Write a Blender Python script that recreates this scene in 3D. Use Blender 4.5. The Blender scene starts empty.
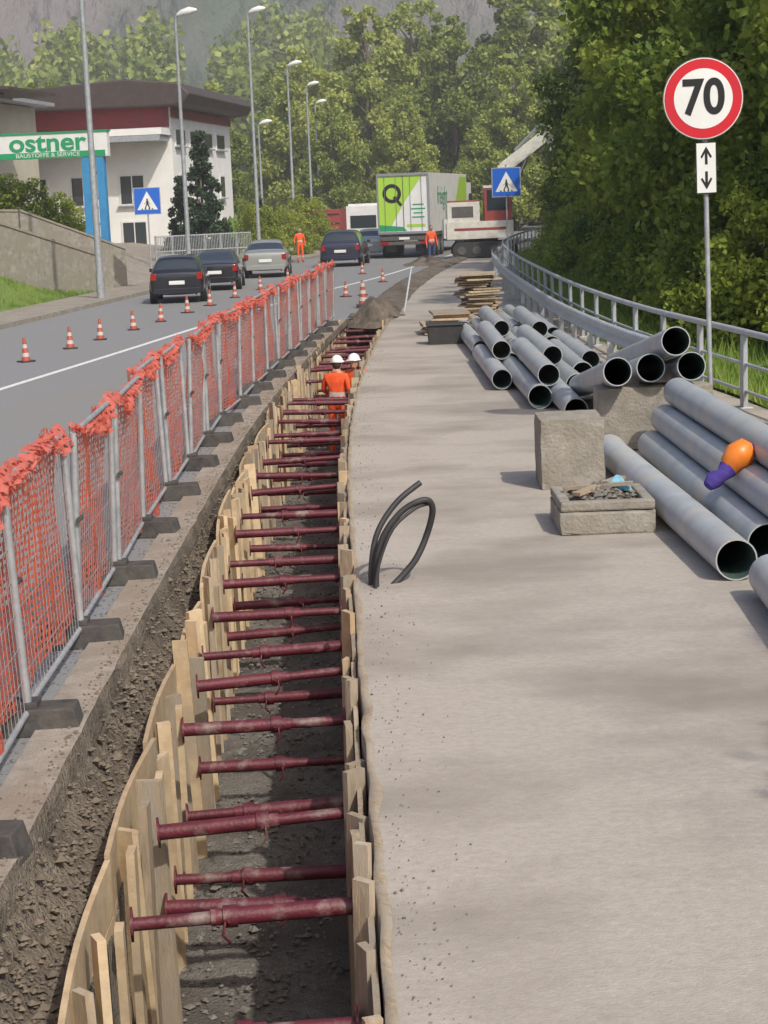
import bpy, bmesh, math, random
import numpy as np
from mathutils import Vector, Matrix, Euler
random.seed(7); rng=np.random.default_rng(7)
scene=bpy.context.scene
D=bpy.data
def link(o): scene.collection.objects.link(o); return o
# ---------------------------------------------------------------- materials
def mat(name,c1,c2=None,rough=.7,scale=5,detail=6,bump=0,bscale=None,metal=0,c3=None,s3=.6,coord='Object',stretch=None,lo=.35,hi=.65,spec=.5,coat=0,bdist=.02,t3=(.42,.62),island=0):
    m=D.materials.new(name); m.use_nodes=True; nt=m.node_tree; N=nt.nodes; L=nt.links
    b=N['Principled BSDF']; b.inputs['Roughness'].default_value=rough; b.inputs['Metallic'].default_value=metal
    b.inputs['Specular IOR Level'].default_value=spec
    if coat: b.inputs['Coat Weight'].default_value=coat; b.inputs['Coat Roughness'].default_value=.08
    c1=(*c1,1)
    b.inputs['Base Color'].default_value=c1
    tc=N.new('ShaderNodeTexCoord'); src=tc.outputs[coord]
    if stretch:
        mp=N.new('ShaderNodeMapping'); mp.inputs['Scale'].default_value=stretch; L.new(src,mp.inputs[0]); src=mp.outputs[0]
    last=None
    if c2:
        n=N.new('ShaderNodeTexNoise'); n.inputs['Scale'].default_value=scale; n.inputs['Detail'].default_value=detail
        n.inputs['Roughness'].default_value=.65
        L.new(src,n.inputs['Vector'])
        mr=N.new('ShaderNodeMapRange'); mr.inputs[1].default_value=lo; mr.inputs[2].default_value=hi; L.new(n.outputs[0],mr.inputs[0])
        mx=N.new('ShaderNodeMix'); mx.data_type='RGBA'; mx.inputs[6].default_value=c1; mx.inputs[7].default_value=(*c2,1)
        L.new(mr.outputs[0],mx.inputs[0]); last=mx.outputs[2]
        if c3:
            n2=N.new('ShaderNodeTexNoise'); n2.inputs['Scale'].default_value=s3; n2.inputs['Detail'].default_value=6
            n2.inputs['Roughness'].default_value=.6
            L.new(src,n2.inputs['Vector'])
            mr2=N.new('ShaderNodeMapRange'); mr2.inputs[1].default_value=t3[0]; mr2.inputs[2].default_value=t3[1]; L.new(n2.outputs[0],mr2.inputs[0])
            mx2=N.new('ShaderNodeMix'); mx2.data_type='RGBA'; L.new(last,mx2.inputs[6]); mx2.inputs[7].default_value=(*c3,1)
            L.new(mr2.outputs[0],mx2.inputs[0]); last=mx2.outputs[2]
        if island:
            g=N.new('ShaderNodeNewGeometry'); mr3=N.new('ShaderNodeMapRange'); mr3.inputs[3].default_value=1-island; mr3.inputs[4].default_value=1+island*.35
            L.new(g.outputs['Random Per Island'],mr3.inputs[0])
            vm=N.new('ShaderNodeVectorMath'); vm.operation='SCALE'; L.new(last,vm.inputs[0]); L.new(mr3.outputs[0],vm.inputs['Scale']); last=vm.outputs[0]
        L.new(last,b.inputs['Base Color'])
    if bump:
        n3=N.new('ShaderNodeTexNoise'); n3.inputs['Scale'].default_value=bscale or scale*4; n3.inputs['Detail'].default_value=5
        L.new(src,n3.inputs['Vector'])
        bp=N.new('ShaderNodeBump'); bp.inputs['Strength'].default_value=bump; bp.inputs['Distance'].default_value=bdist
        L.new(n3.outputs[0],bp.inputs['Height']); L.new(bp.outputs[0],b.inputs['Normal'])
    return m
def leafmat(name,dark,mid,light,trans=.4):
    m=D.materials.new(name); m.use_nodes=True; nt=m.node_tree; N=nt.nodes; L=nt.links
    for n in list(N): N.remove(n)
    out=N.new('ShaderNodeOutputMaterial')
    g=N.new('ShaderNodeNewGeometry'); tc=N.new('ShaderNodeTexCoord')
    no=N.new('ShaderNodeTexNoise'); no.inputs['Scale'].default_value=.7; no.inputs['Detail'].default_value=2
    L.new(tc.outputs['Object'],no.inputs['Vector'])
    ad=N.new('ShaderNodeMath'); ad.operation='MULTIPLY_ADD'; ad.inputs[1].default_value=.45
    L.new(g.outputs['Random Per Island'],ad.inputs[0])
    ms=N.new('ShaderNodeMath'); ms.operation='MULTIPLY_ADD'; ms.inputs[1].default_value=1.3; ms.inputs[2].default_value=-.38
    L.new(no.outputs[0],ms.inputs[0]); L.new(ms.outputs[0],ad.inputs[2])
    oi=N.new('ShaderNodeObjectInfo')
    a2=N.new('ShaderNodeMath'); a2.operation='MULTIPLY_ADD'; a2.inputs[1].default_value=.5
    L.new(oi.outputs['Random'],a2.inputs[0]); L.new(ad.outputs[0],a2.inputs[2])
    a3=N.new('ShaderNodeMath'); a3.operation='SUBTRACT'; a3.inputs[1].default_value=.15; L.new(a2.outputs[0],a3.inputs[0])
    cr=N.new('ShaderNodeValToRGB'); cr.color_ramp.elements[0].position=.1; cr.color_ramp.elements[0].color=(*dark,1)
    cr.color_ramp.elements[1].position=.9; cr.color_ramp.elements[1].color=(*light,1)
    e=cr.color_ramp.elements.new(.5); e.color=(*mid,1)
    L.new(a3.outputs[0],cr.inputs[0])
    d=N.new('ShaderNodeBsdfPrincipled'); d.inputs['Roughness'].default_value=.6; d.inputs['Specular IOR Level'].default_value=.3
    t=N.new('ShaderNodeBsdfTranslucent'); L.new(cr.outputs[0],d.inputs['Base Color']); L.new(cr.outputs[0],t.inputs[0])
    mx=N.new('ShaderNodeMixShader'); mx.inputs[0].default_value=trans; L.new(d.outputs[0],mx.inputs[1]); L.new(t.outputs[0],mx.inputs[2])
    L.new(mx.outputs[0],out.inputs[0]); return m
M={}
M['asphalt']=mat('asphalt',(.20,.20,.208),(.265,.265,.268),rough=.7,scale=30,bump=.3,bscale=120,c3=(.235,.228,.215),s3=.35,stretch=(1,.35,1),lo=.3,hi=.7)
M['concrete']=mat('path_concrete',(.36,.32,.275),(.45,.405,.355),rough=.88,scale=24,bump=.5,bscale=100,c3=(.275,.242,.205),s3=.55,lo=.3,hi=.7,stretch=(.7,1,1),bdist=.01,t3=(.46,.64))
M['kerbc']=mat('kerb_concrete',(.36,.325,.28),(.24,.21,.175),rough=.9,scale=7,bump=.6,bscale=60,c3=(.26,.22,.175),s3=1.3)
M['oldconc']=mat('old_concrete',(.36,.335,.29),(.21,.195,.165),rough=.9,scale=5,bump=.7,bscale=30,c3=(.26,.235,.19),s3=2)
M['ground']=mat('ground_earth',(.10,.12,.04),(.16,.15,.07),rough=.95,scale=.8,bump=.3,bscale=8)
M['dirt']=mat('dirt',(.17,.138,.105),(.25,.21,.165),rough=.95,scale=9,bump=1,bscale=38,c3=(.115,.095,.072),s3=1.6,bdist=.06)
M['floor']=mat('trench_floor_mat',(.16,.145,.125),(.23,.215,.19),rough=.95,scale=14,bump=1,bscale=50,c3=(.115,.10,.085),s3=1.3,bdist=.04)  # browner-grey floor tones, set darker to put the trench's shadow into the colour
M['gravel']=mat('gravel_mat',(.22,.205,.18),(.12,.108,.095),rough=.9,scale=9)
M['clod']=mat('soil_clods',(.20,.165,.125),(.12,.10,.078),rough=.95,scale=9)
M['grass']=mat('grass_mat',(.14,.23,.04),(.22,.31,.07),rough=.9,scale=3,bump=1,bscale=25,c3=(.17,.26,.05),s3=.4,bdist=.08)
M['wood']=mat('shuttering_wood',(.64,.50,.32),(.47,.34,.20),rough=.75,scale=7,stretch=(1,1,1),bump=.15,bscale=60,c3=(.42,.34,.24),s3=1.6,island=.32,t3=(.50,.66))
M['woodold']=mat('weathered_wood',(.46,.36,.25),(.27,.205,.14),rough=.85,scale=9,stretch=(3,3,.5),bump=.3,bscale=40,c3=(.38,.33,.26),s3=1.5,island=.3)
M['strut']=mat('strut_paint',(.085,.010,.020),(.14,.022,.032),rough=.55,scale=7,c3=(.24,.18,.16),s3=5,bump=.25,bscale=50,t3=(.55,.70),island=.25)
M['galv']=mat('galvanised_steel',(.46,.48,.50),(.32,.34,.36),rough=.5,scale=8,metal=.35,bump=.05)
M['rail']=mat('railing_steel',(.50,.53,.57),(.38,.41,.45),rough=.5,scale=4,metal=.25,c3=(.44,.44,.43),s3=1.5)
M['pvc']=mat('grey_pvc',(.42,.45,.475),(.33,.36,.385),rough=.42,scale=3,c3=(.46,.44,.40),s3=1.8,t3=(.48,.7),island=.12)
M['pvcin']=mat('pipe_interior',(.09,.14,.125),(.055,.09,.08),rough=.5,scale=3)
M['rubber']=mat('rubber',(.025,.025,.027),(.04,.04,.04),rough=.6,scale=10)
M['foot']=mat('fence_foot_mat',(.04,.04,.042),(.09,.083,.075),rough=.85,scale=6,bump=.4)
M['white']=mat('white_paint',(.78,.78,.76),(.68,.68,.66),rough=.4,scale=1.5)
M['line']=mat('road_paint',(.74,.74,.72),(.45,.45,.44),rough=.7,scale=12,lo=.45,hi=.75)
M['red']=mat('sign_red',(.60,.015,.03),(.52,.02,.035),rough=.35,scale=3)
M['black']=mat('black_paint',(.015,.015,.017),rough=.4)
M['blue']=mat('sign_blue',(.015,.12,.55),rough=.35)
M['teal']=mat('blue_column',(.05,.28,.55),(.04,.22,.45),rough=.5,scale=2)
M['green']=mat('sign_green',(.02,.30,.12),rough=.4)
M['lime']=mat('lime_paint',(.38,.62,.06),rough=.4)
M['glass']=mat('window_glass',(.03,.04,.05),rough=.08,spec=.8)
M['tail']=mat('tail_light',(.30,.01,.01),rough=.2)
M['head']=mat('head_light',(.7,.72,.74),rough=.1,metal=.4)
M['chrome']=mat('wheel_metal',(.5,.5,.52),rough=.3,metal=.8)
M['orange']=mat('hi_vis_orange',(.88,.12,.02),(.70,.08,.02),rough=.75,scale=9,bump=.6,bscale=12)
M['cone']=mat('cone_orange',(.46,.10,.06),(.33,.07,.045),rough=.6,scale=5)
M['refl']=mat('reflective_band',(.52,.48,.44),rough=.4)
M['navy']=mat('work_trousers',(.04,.06,.13),(.06,.08,.16),rough=.85,scale=10)
M['skin']=mat('skin',(.50,.28,.19),rough=.55)
M['hair']=mat('hair',(.04,.025,.015),rough=.7)
M['helmet']=mat('helmet_white',(.78,.78,.76),rough=.3)
M['wall']=mat('plaster_wall',(.80,.80,.78),(.72,.72,.70),rough=.85,scale=.9)
M['beige']=mat('beige_wall',(.50,.47,.38),(.44,.41,.33),rough=.85,scale=.9)
M['roofb']=mat('roof_brown',(.05,.037,.033),(.075,.053,.048),rough=.6,scale=3)
M['redw']=mat('red_cladding',(.28,.03,.035),(.20,.025,.03),rough=.5,scale=2)
M['bark']=mat('bark',(.10,.08,.06),(.18,.15,.12),rough=.95,scale=6,stretch=(3,3,.6),bump=.8,bscale=20)
M['exred']=mat('machine_red',(.34,.06,.05),(.24,.045,.04),rough=.5,scale=3)
M['exwhite']=mat('machine_white',(.70,.69,.62),(.55,.53,.47),rough=.5,scale=4)
M['steel']=mat('dark_steel',(.10,.10,.10),(.16,.14,.12),rough=.6,scale=6,metal=.4)
M['cloth']=mat('blue_cloth',(.25,.50,.60),(.15,.35,.5),rough=.9,scale=8)
M['purple']=mat('purple_fabric',(.08,.05,.30),(.05,.03,.2),rough=.85,scale=8,bump=.4)
M['orplast']=mat('orange_plastic',(.85,.25,.03),(.7,.18,.02),rough=.4,scale=4)
M['hill']=mat('hill_forest',(.085,.115,.075),(.045,.06,.05),rough=1,scale=.05,detail=12,c3=(.15,.135,.135),s3=.014,bump=1,bscale=.10,bdist=12,stretch=(1,.5,.35),t3=(.46,.58))
LM=[leafmat('leaves_a',(.065,.105,.018),(.19,.26,.035),(.38,.43,.07),.45),
    leafmat('leaves_b',(.05,.085,.02),(.13,.205,.035),(.28,.35,.06),.45),
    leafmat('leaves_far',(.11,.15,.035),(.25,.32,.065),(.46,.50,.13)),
    leafmat('leaves_conifer',(.012,.03,.015),(.03,.06,.025),(.06,.10,.04),.15)]
# ---------------------------------------------------------------- mesh builder
class MB:
    def __init__(s): s.v=[]; s.f=[]; s.m=[]; s.s=[]
    def add(s,vs,fs,m=0,smooth=False):
        o=len(s.v); s.v+= [tuple(v) for v in vs]
        for f in fs: s.f.append(tuple(i+o for i in f)); s.m.append(m); s.s.append(smooth)
    def box(s,c,d,m=0,rz=0,rx=0,ry=0,taper=1):
        R=Euler((rx,ry,rz)).to_matrix(); vs=[]
        for z in(-.5,.5):
            t=taper if z>0 else 1
            for x,y in((-.5,-.5),(.5,-.5),(.5,.5),(-.5,.5)):
                vs.append(Vector(c)+R@Vector((x*d[0]*t,y*d[1]*t,z*d[2])))
        s.add(vs,[(3,2,1,0),(4,5,6,7),(0,1,5,4),(1,2,6,5),(2,3,7,6),(3,0,4,7)],m)
    def beam(s,a,b,w,h,m=0,roll=0):
        a=Vector(a); b=Vector(b); d=(b-a); q=d.to_track_quat('Y','Z').to_matrix()
        if roll: q=q@Matrix.Rotation(roll,3,'Y')
        vs=[]
        for p in(a,b):
            for x,z in((-w/2,-h/2),(w/2,-h/2),(w/2,h/2),(-w/2,h/2)): vs.append(p+q@Vector((x,0,z)))
        s.add(vs,[(0,1,2,3),(7,6,5,4),(0,4,5,1),(1,5,6,2),(2,6,7,3),(3,7,4,0)],m)
    def tube(s,pts,r,n=10,m=0,caps=True,smooth=True,flip=False):
        pts=[Vector(p) for p in pts]; k=len(pts)
        if not hasattr(r,'__len__'): r=[r]*k
        T=[(pts[min(i+1,k-1)]-pts[max(i-1,0)]).normalized() for i in range(k)]
        up=Vector((0,0,1)) if abs(T[0].z)<.9 else Vector((1,0,0))
        x=T[0].cross(up).normalized(); vs=[]
        for i in range(k):
            x=(x-T[i]*x.dot(T[i])).normalized(); y=T[i].cross(x)
            for j in range(n):
                a=2*math.pi*j/n; vs.append(pts[i]+(x*math.cos(a)+y*math.sin(a))*r[i])
        fs=[]
        for i in range(k-1):
            for j in range(n):
                q=(i*n+j,i*n+(j+1)%n,(i+1)*n+(j+1)%n,(i+1)*n+j)
                fs.append(q[::-1] if flip else q)
        s.add(vs,fs,m,smooth)
        if caps:
            s.add(vs[:n],[tuple(range(n))[::-1]],m); s.add(vs[-n:],[tuple(range(n))],m)
    def ball(s,c,r,m=0,n=12,k=8,top=False):
        if not hasattr(r,'__len__'): r=(r,r,r)
        vs=[];fs=[]
        for i in range(k+1):
            t=math.pi*i/k
            if top: t/=2
            for j in range(n):
                a=2*math.pi*j/n; vs.append((c[0]+r[0]*math.sin(t)*math.cos(a),c[1]+r[1]*math.sin(t)*math.sin(a),c[2]+r[2]*math.cos(t)))
        for i in range(k):
            for j in range(n): fs.append((i*n+j,(i+1)*n+j,(i+1)*n+(j+1)%n,i*n+(j+1)%n))
        s.add(vs,fs,m,True)
    def obj(s,name,mats,parent=None,bevel=0,loc=None,rot=None):
        me=D.meshes.new(name); me.from_pydata(s.v,[],s.f); me.update()
        for m in mats: me.materials.append(M[m] if isinstance(m,str) else m)
        me.polygons.foreach_set('material_index',s.m); me.polygons.foreach_set('use_smooth',s.s)
        o=link(D.objects.new(name,me))
        if parent: o.parent=parent
        if loc: o.location=loc
        if rot: o.rotation_euler=rot
        if bevel:
            b=o.modifiers.new('bevel','BEVEL'); b.width=bevel; b.segments=2; b.limit_method='ANGLE'
        return o
def empty(name,loc=(0,0,0),rot=(0,0,0),scale=1):
    e=link(D.objects.new(name,None)); e.location=loc; e.rotation_euler=rot; e.scale=(scale,)*3; e.empty_display_size=.2; return e
def text(name,body,size,mt,parent,loc,rot=(math.pi/2,0,0),bold=0,align='CENTER',sx=1):
    c=D.curves.new(name,'FONT'); c.body=body; c.size=size; c.offset=bold; c.align_x=align; c.align_y='CENTER'; c.extrude=.002
    o=link(D.objects.new(name+'_tmp',c)); dg=bpy.context.evaluated_depsgraph_get()
    me=D.meshes.new_from_object(o.evaluated_get(dg)); D.objects.remove(o)
    me.materials.clear(); me.materials.append(M[mt])
    t=link(D.objects.new(name,me)); t.parent=parent; t.location=loc; t.rotation_euler=rot; t.scale=(sx,1,1); return t
def curve(pts):
    P=sorted(pts); n=len(P)
    def sl(i):
        a=P[max(i-1,0)]; b=P[min(i+1,n-1)]; return (b[1]-a[1])/(b[0]-a[0])
    def f(y):
        if y<=P[0][0]: return P[0][1]+sl(0)*(y-P[0][0])
        if y>=P[-1][0]: return P[-1][1]+sl(n-1)*(y-P[-1][0])
        for i in range(n-1):
            if y<=P[i+1][0]:
                h=P[i+1][0]-P[i][0]; t=(y-P[i][0])/h
                return ((2*t**3-3*t*t+1)*P[i][1]+(t**3-2*t*t+t)*h*sl(i)+(-2*t**3+3*t*t)*P[i+1][1]+(t**3-t*t)*h*sl(i+1))
    return f
C=curve([(-10,.15),(0,.1),(6,0),(12.5,-.17),(21.5,-.34),(31.8,-.2),(45,.42),(60,1.35),(75,2.9),(90,5),(110,9),(140,17),(180,31),(250,62)])
fenceX=curve([(0,-1.95),(8,-2.08),(10.3,-2.13),(16.5,-2.23),(20.4,-2.23),(24.6,-2.2),(27.6,-2.05),(35,-1.7),(44,-1.15),(50,-.8)])
curbR=curve([(-10,-1.4),(0,-1.6),(9,-1.77),(16,-1.79),(24,-1.72),(32.3,-1.43),(45,-.75),(50,-.45)])
TE=45.5
roadL=curve([(-10,-14),(30,-11.9),(47,-10),(63.6,-8.2),(78,-6.4),(95,-3.8),(120,1.2),(150,9),(180,18),(250,48)])
roadR=lambda y: curbR(y)-.25 if y<46 else C(y)-.9-(0 if y>49 else (49-y)*.05)
railX=curve([(-10,6.9),(0,6.5),(12,5.9),(23.9,4.97),(29.5,4.5),(36.5,4.3),(44.5,4.35),(60,4.7),(78,5.7),(97.6,8.6),(127,14.7),(160,24),(200,38)])
def fr(a,b,st):
    n=max(1,int(round((b-a)/st))); return [a+(b-a)*i/n for i in range(n+1)]
from mathutils import noise as mn
def strip(name,ys,cols,mt,noise=0,seed=0,parent=None,smooth=True,nz=0,nf=3):
    r=random.Random(seed); vs=[];fs=[];n=len(cols)
    for y in ys:
        for j,c in enumerate(cols):
            x,z=c(y)
            if nz and 0<j<n-1: z+=mn.fractal(Vector((x*nf,y*nf,seed)),1,2,4)*nz
            vs.append((x+r.uniform(-noise,noise),y,z+r.uniform(-noise,noise)))
    for i in range(len(ys)-1):
        for j in range(n-1): fs.append((i*n+j,i*n+j+1,(i+1)*n+j+1,(i+1)*n+j))
    b=MB(); b.add(vs,fs,0,smooth); return b.obj(name,[mt],parent)
# ---------------------------------------------------------------- ground
g=MB(); ys=[-60,-20,-3]+fr(0,TE,1.5)+fr(TE+2,240,6)+[400,700,1500]
z0=-.05
def gx(y):
    yy=min(max(y,-3),45.5); return curbR(yy)-.02, C(yy)+.01
for i in range(len(ys)-1):
    a,b=ys[i],ys[i+1]
    la,ra=gx(a); lb,rb=gx(b)
    g.add([(-900,a,z0),(la,a,z0),(lb,b,z0),(-900,b,z0)],[(0,1,2,3)])
    if a>=TE-.01 or b<=-2.9: g.add([(la,a,z0),(ra,a,z0),(rb,b,z0),(lb,b,z0)],[(0,1,2,3)])
    g.add([(ra,a,z0),(900,a,z0),(900,b,z0),(rb,b,z0)],[(0,1,2,3)])
g.obj('ground',['ground'])
Y1=fr(-3,240,1.5)
strip('road',Y1,[lambda y:(roadL(y),0),lambda y:(roadR(y),0)],'asphalt')
strip('pavement',Y1,[lambda y:(roadL(y)-2.2,.1),lambda y:(roadL(y)-.15,.1),lambda y:(roadL(y)-.15,-.04)],'kerbc',smooth=False)
strip('kerb',Y1,[lambda y:(roadL(y)-.15,-.03),lambda y:(roadL(y)-.15,.13),lambda y:(roadL(y),.13),lambda y:(roadL(y),-.03)],'oldconc',smooth=False)
Y2=fr(-3,200,.2)
jag=lambda y: -.055+.03*mn.fractal(Vector((0,y*1.7,0)),1,2,5)
strip('footpath',Y2,[lambda y:(C(y)+jag(y)+.01,-.25),lambda y:(C(y)+jag(y),.005),lambda y:(railX(y)+.25,.01)],'concrete',smooth=False)
strip('membrane_edge',fr(4,44,.12),[lambda y:(C(y)-.075+.012*math.sin(y*5),-.2),lambda y:(C(y)-.065+.02*mn.noise(Vector((0,y*2.2,4))),.03+.045*mn.noise(Vector((3,y*2.6,1)))),lambda y:(C(y)-.02+.04*mn.noise(Vector((9,y*1.9,1))),.012)],'woodold')
YT=fr(-3,TE,.12)
strip('trench_kerb',fr(-3,TE,.2),[lambda y:(curbR(y)-.30,-.03),lambda y:(curbR(y)-.298,.045),lambda y:(curbR(y)-.02+.018*mn.noise(Vector((0,y*2.2,0))),.05)],'kerbc',smooth=False)
strip('trench_kerb_face',fr(-3,TE,.2),[lambda y:(curbR(y)-.02+.018*mn.noise(Vector((0,y*2.2,0))),.05),lambda y:(curbR(y)-.0+.03*mn.noise(Vector((0,y*2.9,5))),.01),lambda y:(curbR(y)+.02,-.08)],'dirt',smooth=False)
n=12
strip('excavation_slope',YT,[(lambda t:(lambda y:((curbR(y)-.05)*(1-t)+(C(y)-1.30)*t,-.02-.28*t-.10*math.sin(t*3.1))))(i/n) for i in range(n+1)]+[lambda y:(C(y)-1.30,-1.55)],'dirt',noise=.012,seed=2,nz=.07,nf=3.2)
strip('trench_floor',fr(-3,TE,.25),[(lambda t:(lambda y:(C(y)-1.35+1.4*t,-1.42)))(i/10) for i in range(11)],'floor',noise=.02,seed=5,nz=.05,nf=2)
strip('trench_side',YT,[lambda y:(C(y)-.03,-1.6),lambda y:(C(y)-.03,-.04)],'dirt',noise=.005,seed=6)
e=MB(); e.add([(C(TE)-1.5,TE,-1.6),(C(TE)+.1,TE,-1.6),(C(TE)+.1,TE,0),(C(TE)-1.5,TE,0)],[(0,1,2,3)]); e.obj('trench_end',['dirt'])
def soilz(t,y): return .02+.10*math.sin(t*math.pi)*(1+.5*math.sin(y*1.3))
strip('soil_strip',fr(TE,100,.5),[(lambda t:(lambda y:(C(y)-.95+1.05*t,soilz(t,y))))(i/6) for i in range(7)],'dirt',noise=.025,seed=9)
def stones(name,n,fn,smin,smax,mt='gravel',seed=1):
    r=random.Random(seed); b=MB()
    base=[(0,0,1),(1,0,0),(0,1,0),(-1,0,0),(0,-1,0),(0,0,-1)]; F=[(0,1,2),(0,2,3),(0,3,4),(0,4,1),(5,2,1),(5,3,2),(5,4,3),(5,1,4)]
    for i in range(n):
        p=fn(r); s=r.uniform(smin,smax)*(1 if r.random()<.9 else 1.8); a=r.uniform(0,6.3); ca,sa=math.cos(a),math.sin(a)
        vs=[]
        for v in base:
            k=[s*r.uniform(.7,1.3)*q for q in v]; vs.append((p[0]+k[0]*ca-k[1]*sa,p[1]+k[0]*sa+k[1]*ca,p[2]+k[2]*.7))
        b.add(vs,F)
    return b.obj(name,[mt])
def pslope(r):
    y=5+ (r.random()**1.6)*40; t=r.random()**.7; x=curbR(y)*(1-t)+(C(y)-1.30)*t
    return (x,y,-.02-.28*t-.10*math.sin(t*3.1)+mn.fractal(Vector((x*3.2,y*3.2,2)),1,2,4)*.07)
def pfloor(r):
    y=5+(r.random()**1.5)*38; return (C(y)-1.25+1.1*r.random(),y,-1.41)
stones('soil_clods',8000,pslope,.005,.022,'clod',seed=1)
stones('gravel',7000,pfloor,.006,.022,seed=2)
def ppath(r):
    y=6+30*r.random()**1.5; return (C(y)+abs(r.gauss(0,.18))+.0,y,.012)
stones('gravel',700,ppath,.002,.007,seed=4)
def pcurb(r):
    y=6+34*r.random()**1.4; return (curbR(y)-.33-abs(r.gauss(0,.25)),y,.003)
stones('gravel',1800,pcurb,.005,.014,seed=5)
def pcurb2(r):
    y=6+34*r.random()**1.4; return (curbR(y)-.03-abs(r.gauss(0,.07)),y,.052)
stones('soil_clods',1200,pcurb2,.003,.012,'clod',seed=6)
def mound(name,c,rx,ry,h,seed,mt='dirt'):
    b=MB(); n=36;k=14; vs=[];fs=[]
    for i in range(k+1):
        t=i/k
        for j in range(n):
            a=2*math.pi*j/n; q=1+.18*math.sin(3*a+seed)+.08*math.sin(7*a)
            x=c[0]+rx*t*q*math.cos(a); y=c[1]+ry*t*q*math.sin(a)
            vs.append((x,y,c[2]+h*(math.cos(t*math.pi)*.5+.5)+(mn.fractal(Vector((x*4,y*4,seed)),1,2,4)*.3*h if i<k else -.03)))
    for i in range(k):
        for j in range(n): fs.append((i*n+j,(i+1)*n+j,(i+1)*n+(j+1)%n,i*n+(j+1)%n))
    b.add(vs,fs,0,True); return b.obj(name,[mt])
mound('soil_heap',(-.05,46.1,-.1),.8,1.9,.6,1)
mound('soil_heap',(2.5,82,0),1.1,3.0,.4,4)
wl=curve([(20,-8.3),(31,-6.6),(38.6,-5.45),(45.2,-4.5),(50.8,-3.6),(58,-2.4),(70,.1),(85,2.6),(110,7),(140,15),(180,29)])
strip('road_marking',fr(10,180,1.5),[lambda y:(wl(y)-.08,.005),lambda y:(wl(y)+.08,.005)],'line')
def bz(t): 
    t=max(0,min(1,t)); return 2.3*(t*t*(3-2*t))
strip('grass_bank',fr(15,68,1),[(lambda t:(lambda y:(roadL(y)-2.2-6*t+(0 if t<1 else -40),.06+bz(t*1.5)*(1 if y<58 else max(.0,(68-y)/10)))))(i/14) for i in range(15)],'grass',noise=.05,seed=3)
strip('grass_verge',fr(-3,150,1),[(lambda t:(lambda y:(railX(y)+.25+12*t, .0-.5*t*t)))(i/10) for i in range(11)],'grass',noise=.05,seed=8)
def grass(name,n,fn,h0,h1,mt,seed):
    r=random.Random(seed); b=MB(); vs=[];fs=[]
    for i in range(n):
        x,y,z=fn(r); h=r.uniform(h0,h1); a=r.uniform(0,6.3); w=.012+.012*h; dx,dy=math.cos(a)*w,math.sin(a)*w; lx,ly=r.uniform(-.4,.4)*h,r.uniform(-.4,.4)*h
        o=len(vs); vs+=[(x-dx,y-dy,z),(x+dx,y+dy,z),(x+lx,y+ly,z+h)]; fs.append((o,o+1,o+2))
    b.add(vs,fs); return b.obj(name,[mt])
def pver(r):
    y=18+75*r.random(); t=r.random(); return (railX(y)+.3+4*t*t,y,-.02)
gm=leafmat('grass_blades',(.09,.15,.025),(.19,.30,.045),(.35,.44,.10),.4)
grass('grass',26000,pver,.08,.4,gm,1)
def pbank(r):
    y=42+24*r.random(); t=r.random()*.8
    return (roadL(y)-2.2-6*t,y,.04+bz(t*1.5)*(1 if y<58 else max(0,(68-y)/10)))
grass('grass',16000,pbank,.06,.2,gm,2)
# ---------------------------------------------------------------- trench shuttering
rw=random.Random(11)
root=empty('trench_shuttering')
b=MB(); y=4.0
while y<TE-.3:
    L=rw.uniform(1.7,2.4); y2=min(y+L,TE); zt=rw.uniform(-.06,.05); zt2=zt+rw.uniform(-.05,.05)
    xa=C(y)-1.265+rw.uniform(-.04,.02); xb=C(y2)-1.265+rw.uniform(-.04,.02)
    seg=6; th=.027
    for k in range(5):
        za=-1.5+k*.31; vs=[];fs=[]
        ha,hb=(zt-za,zt2-za) if k==4 else (.303,.303)
        if ha<.02 or hb<.02: continue
        for q in range(seg+1):
            t=q/seg; yy=y+(y2-y)*t; x=xa*(1-t)+xb*t-.035*math.sin(t*math.pi); h=ha*(1-t)+hb*t
            vs+=[(x,yy,za),(x-th,yy,za),(x-th,yy,za+h),(x,yy,za+h)]
        for q in range(seg):
            o=4*q; fs+=[(o,o+4,o+7,o+3),(o+3,o+7,o+6,o+2),(o+1,o+2,o+6,o+5)]
        o=4*seg; fs+=[(0,3,2,1),(o,o+1,o+2,o+3)]
        b.add(vs,fs,0)
    y=y2+rw.uniform(.01,.06)
b.obj('left_panels',['wood'],root)
b=MB(); y=4.0
while y<TE-.3:
    L=rw.uniform(1.5,2.3); y2=min(y+L,TE); zt=rw.uniform(-.06,.03)
    xa=C(y)-.10+rw.uniform(-.015,.01); xb=C(y2)-.10+rw.uniform(-.015,.01)
    for k in range(5):
        za=-1.5+k*.31; h=.302 if k<4 else zt-za
        b.beam((xa,y,za+h/2),(xb,y2,za+h/2),.027,h,0)
    y=y2+rw.uniform(.01,.08)
b.obj('right_panels',['woodold'],root)
b=MB(); y=4.2
while y<TE-.3:
    w=rw.choice([.08,.10,.12,.15]); zt=rw.uniform(-.12,.10)+(.12 if rw.random()<.12 else 0); x=C(y)-1.215+rw.uniform(-.015,.02)
    b.beam((x,y,-1.5),(x-.03+rw.uniform(-.035,.035),y+rw.uniform(-.07,.07),zt),.04,w,rw.choice([0,0,1]),roll=rw.uniform(-.1,.1))
    y+=rw.uniform(.26,.6)
b.obj('left_uprights',['wood','woodold'],root)
b=MB(); y=4.4
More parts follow.
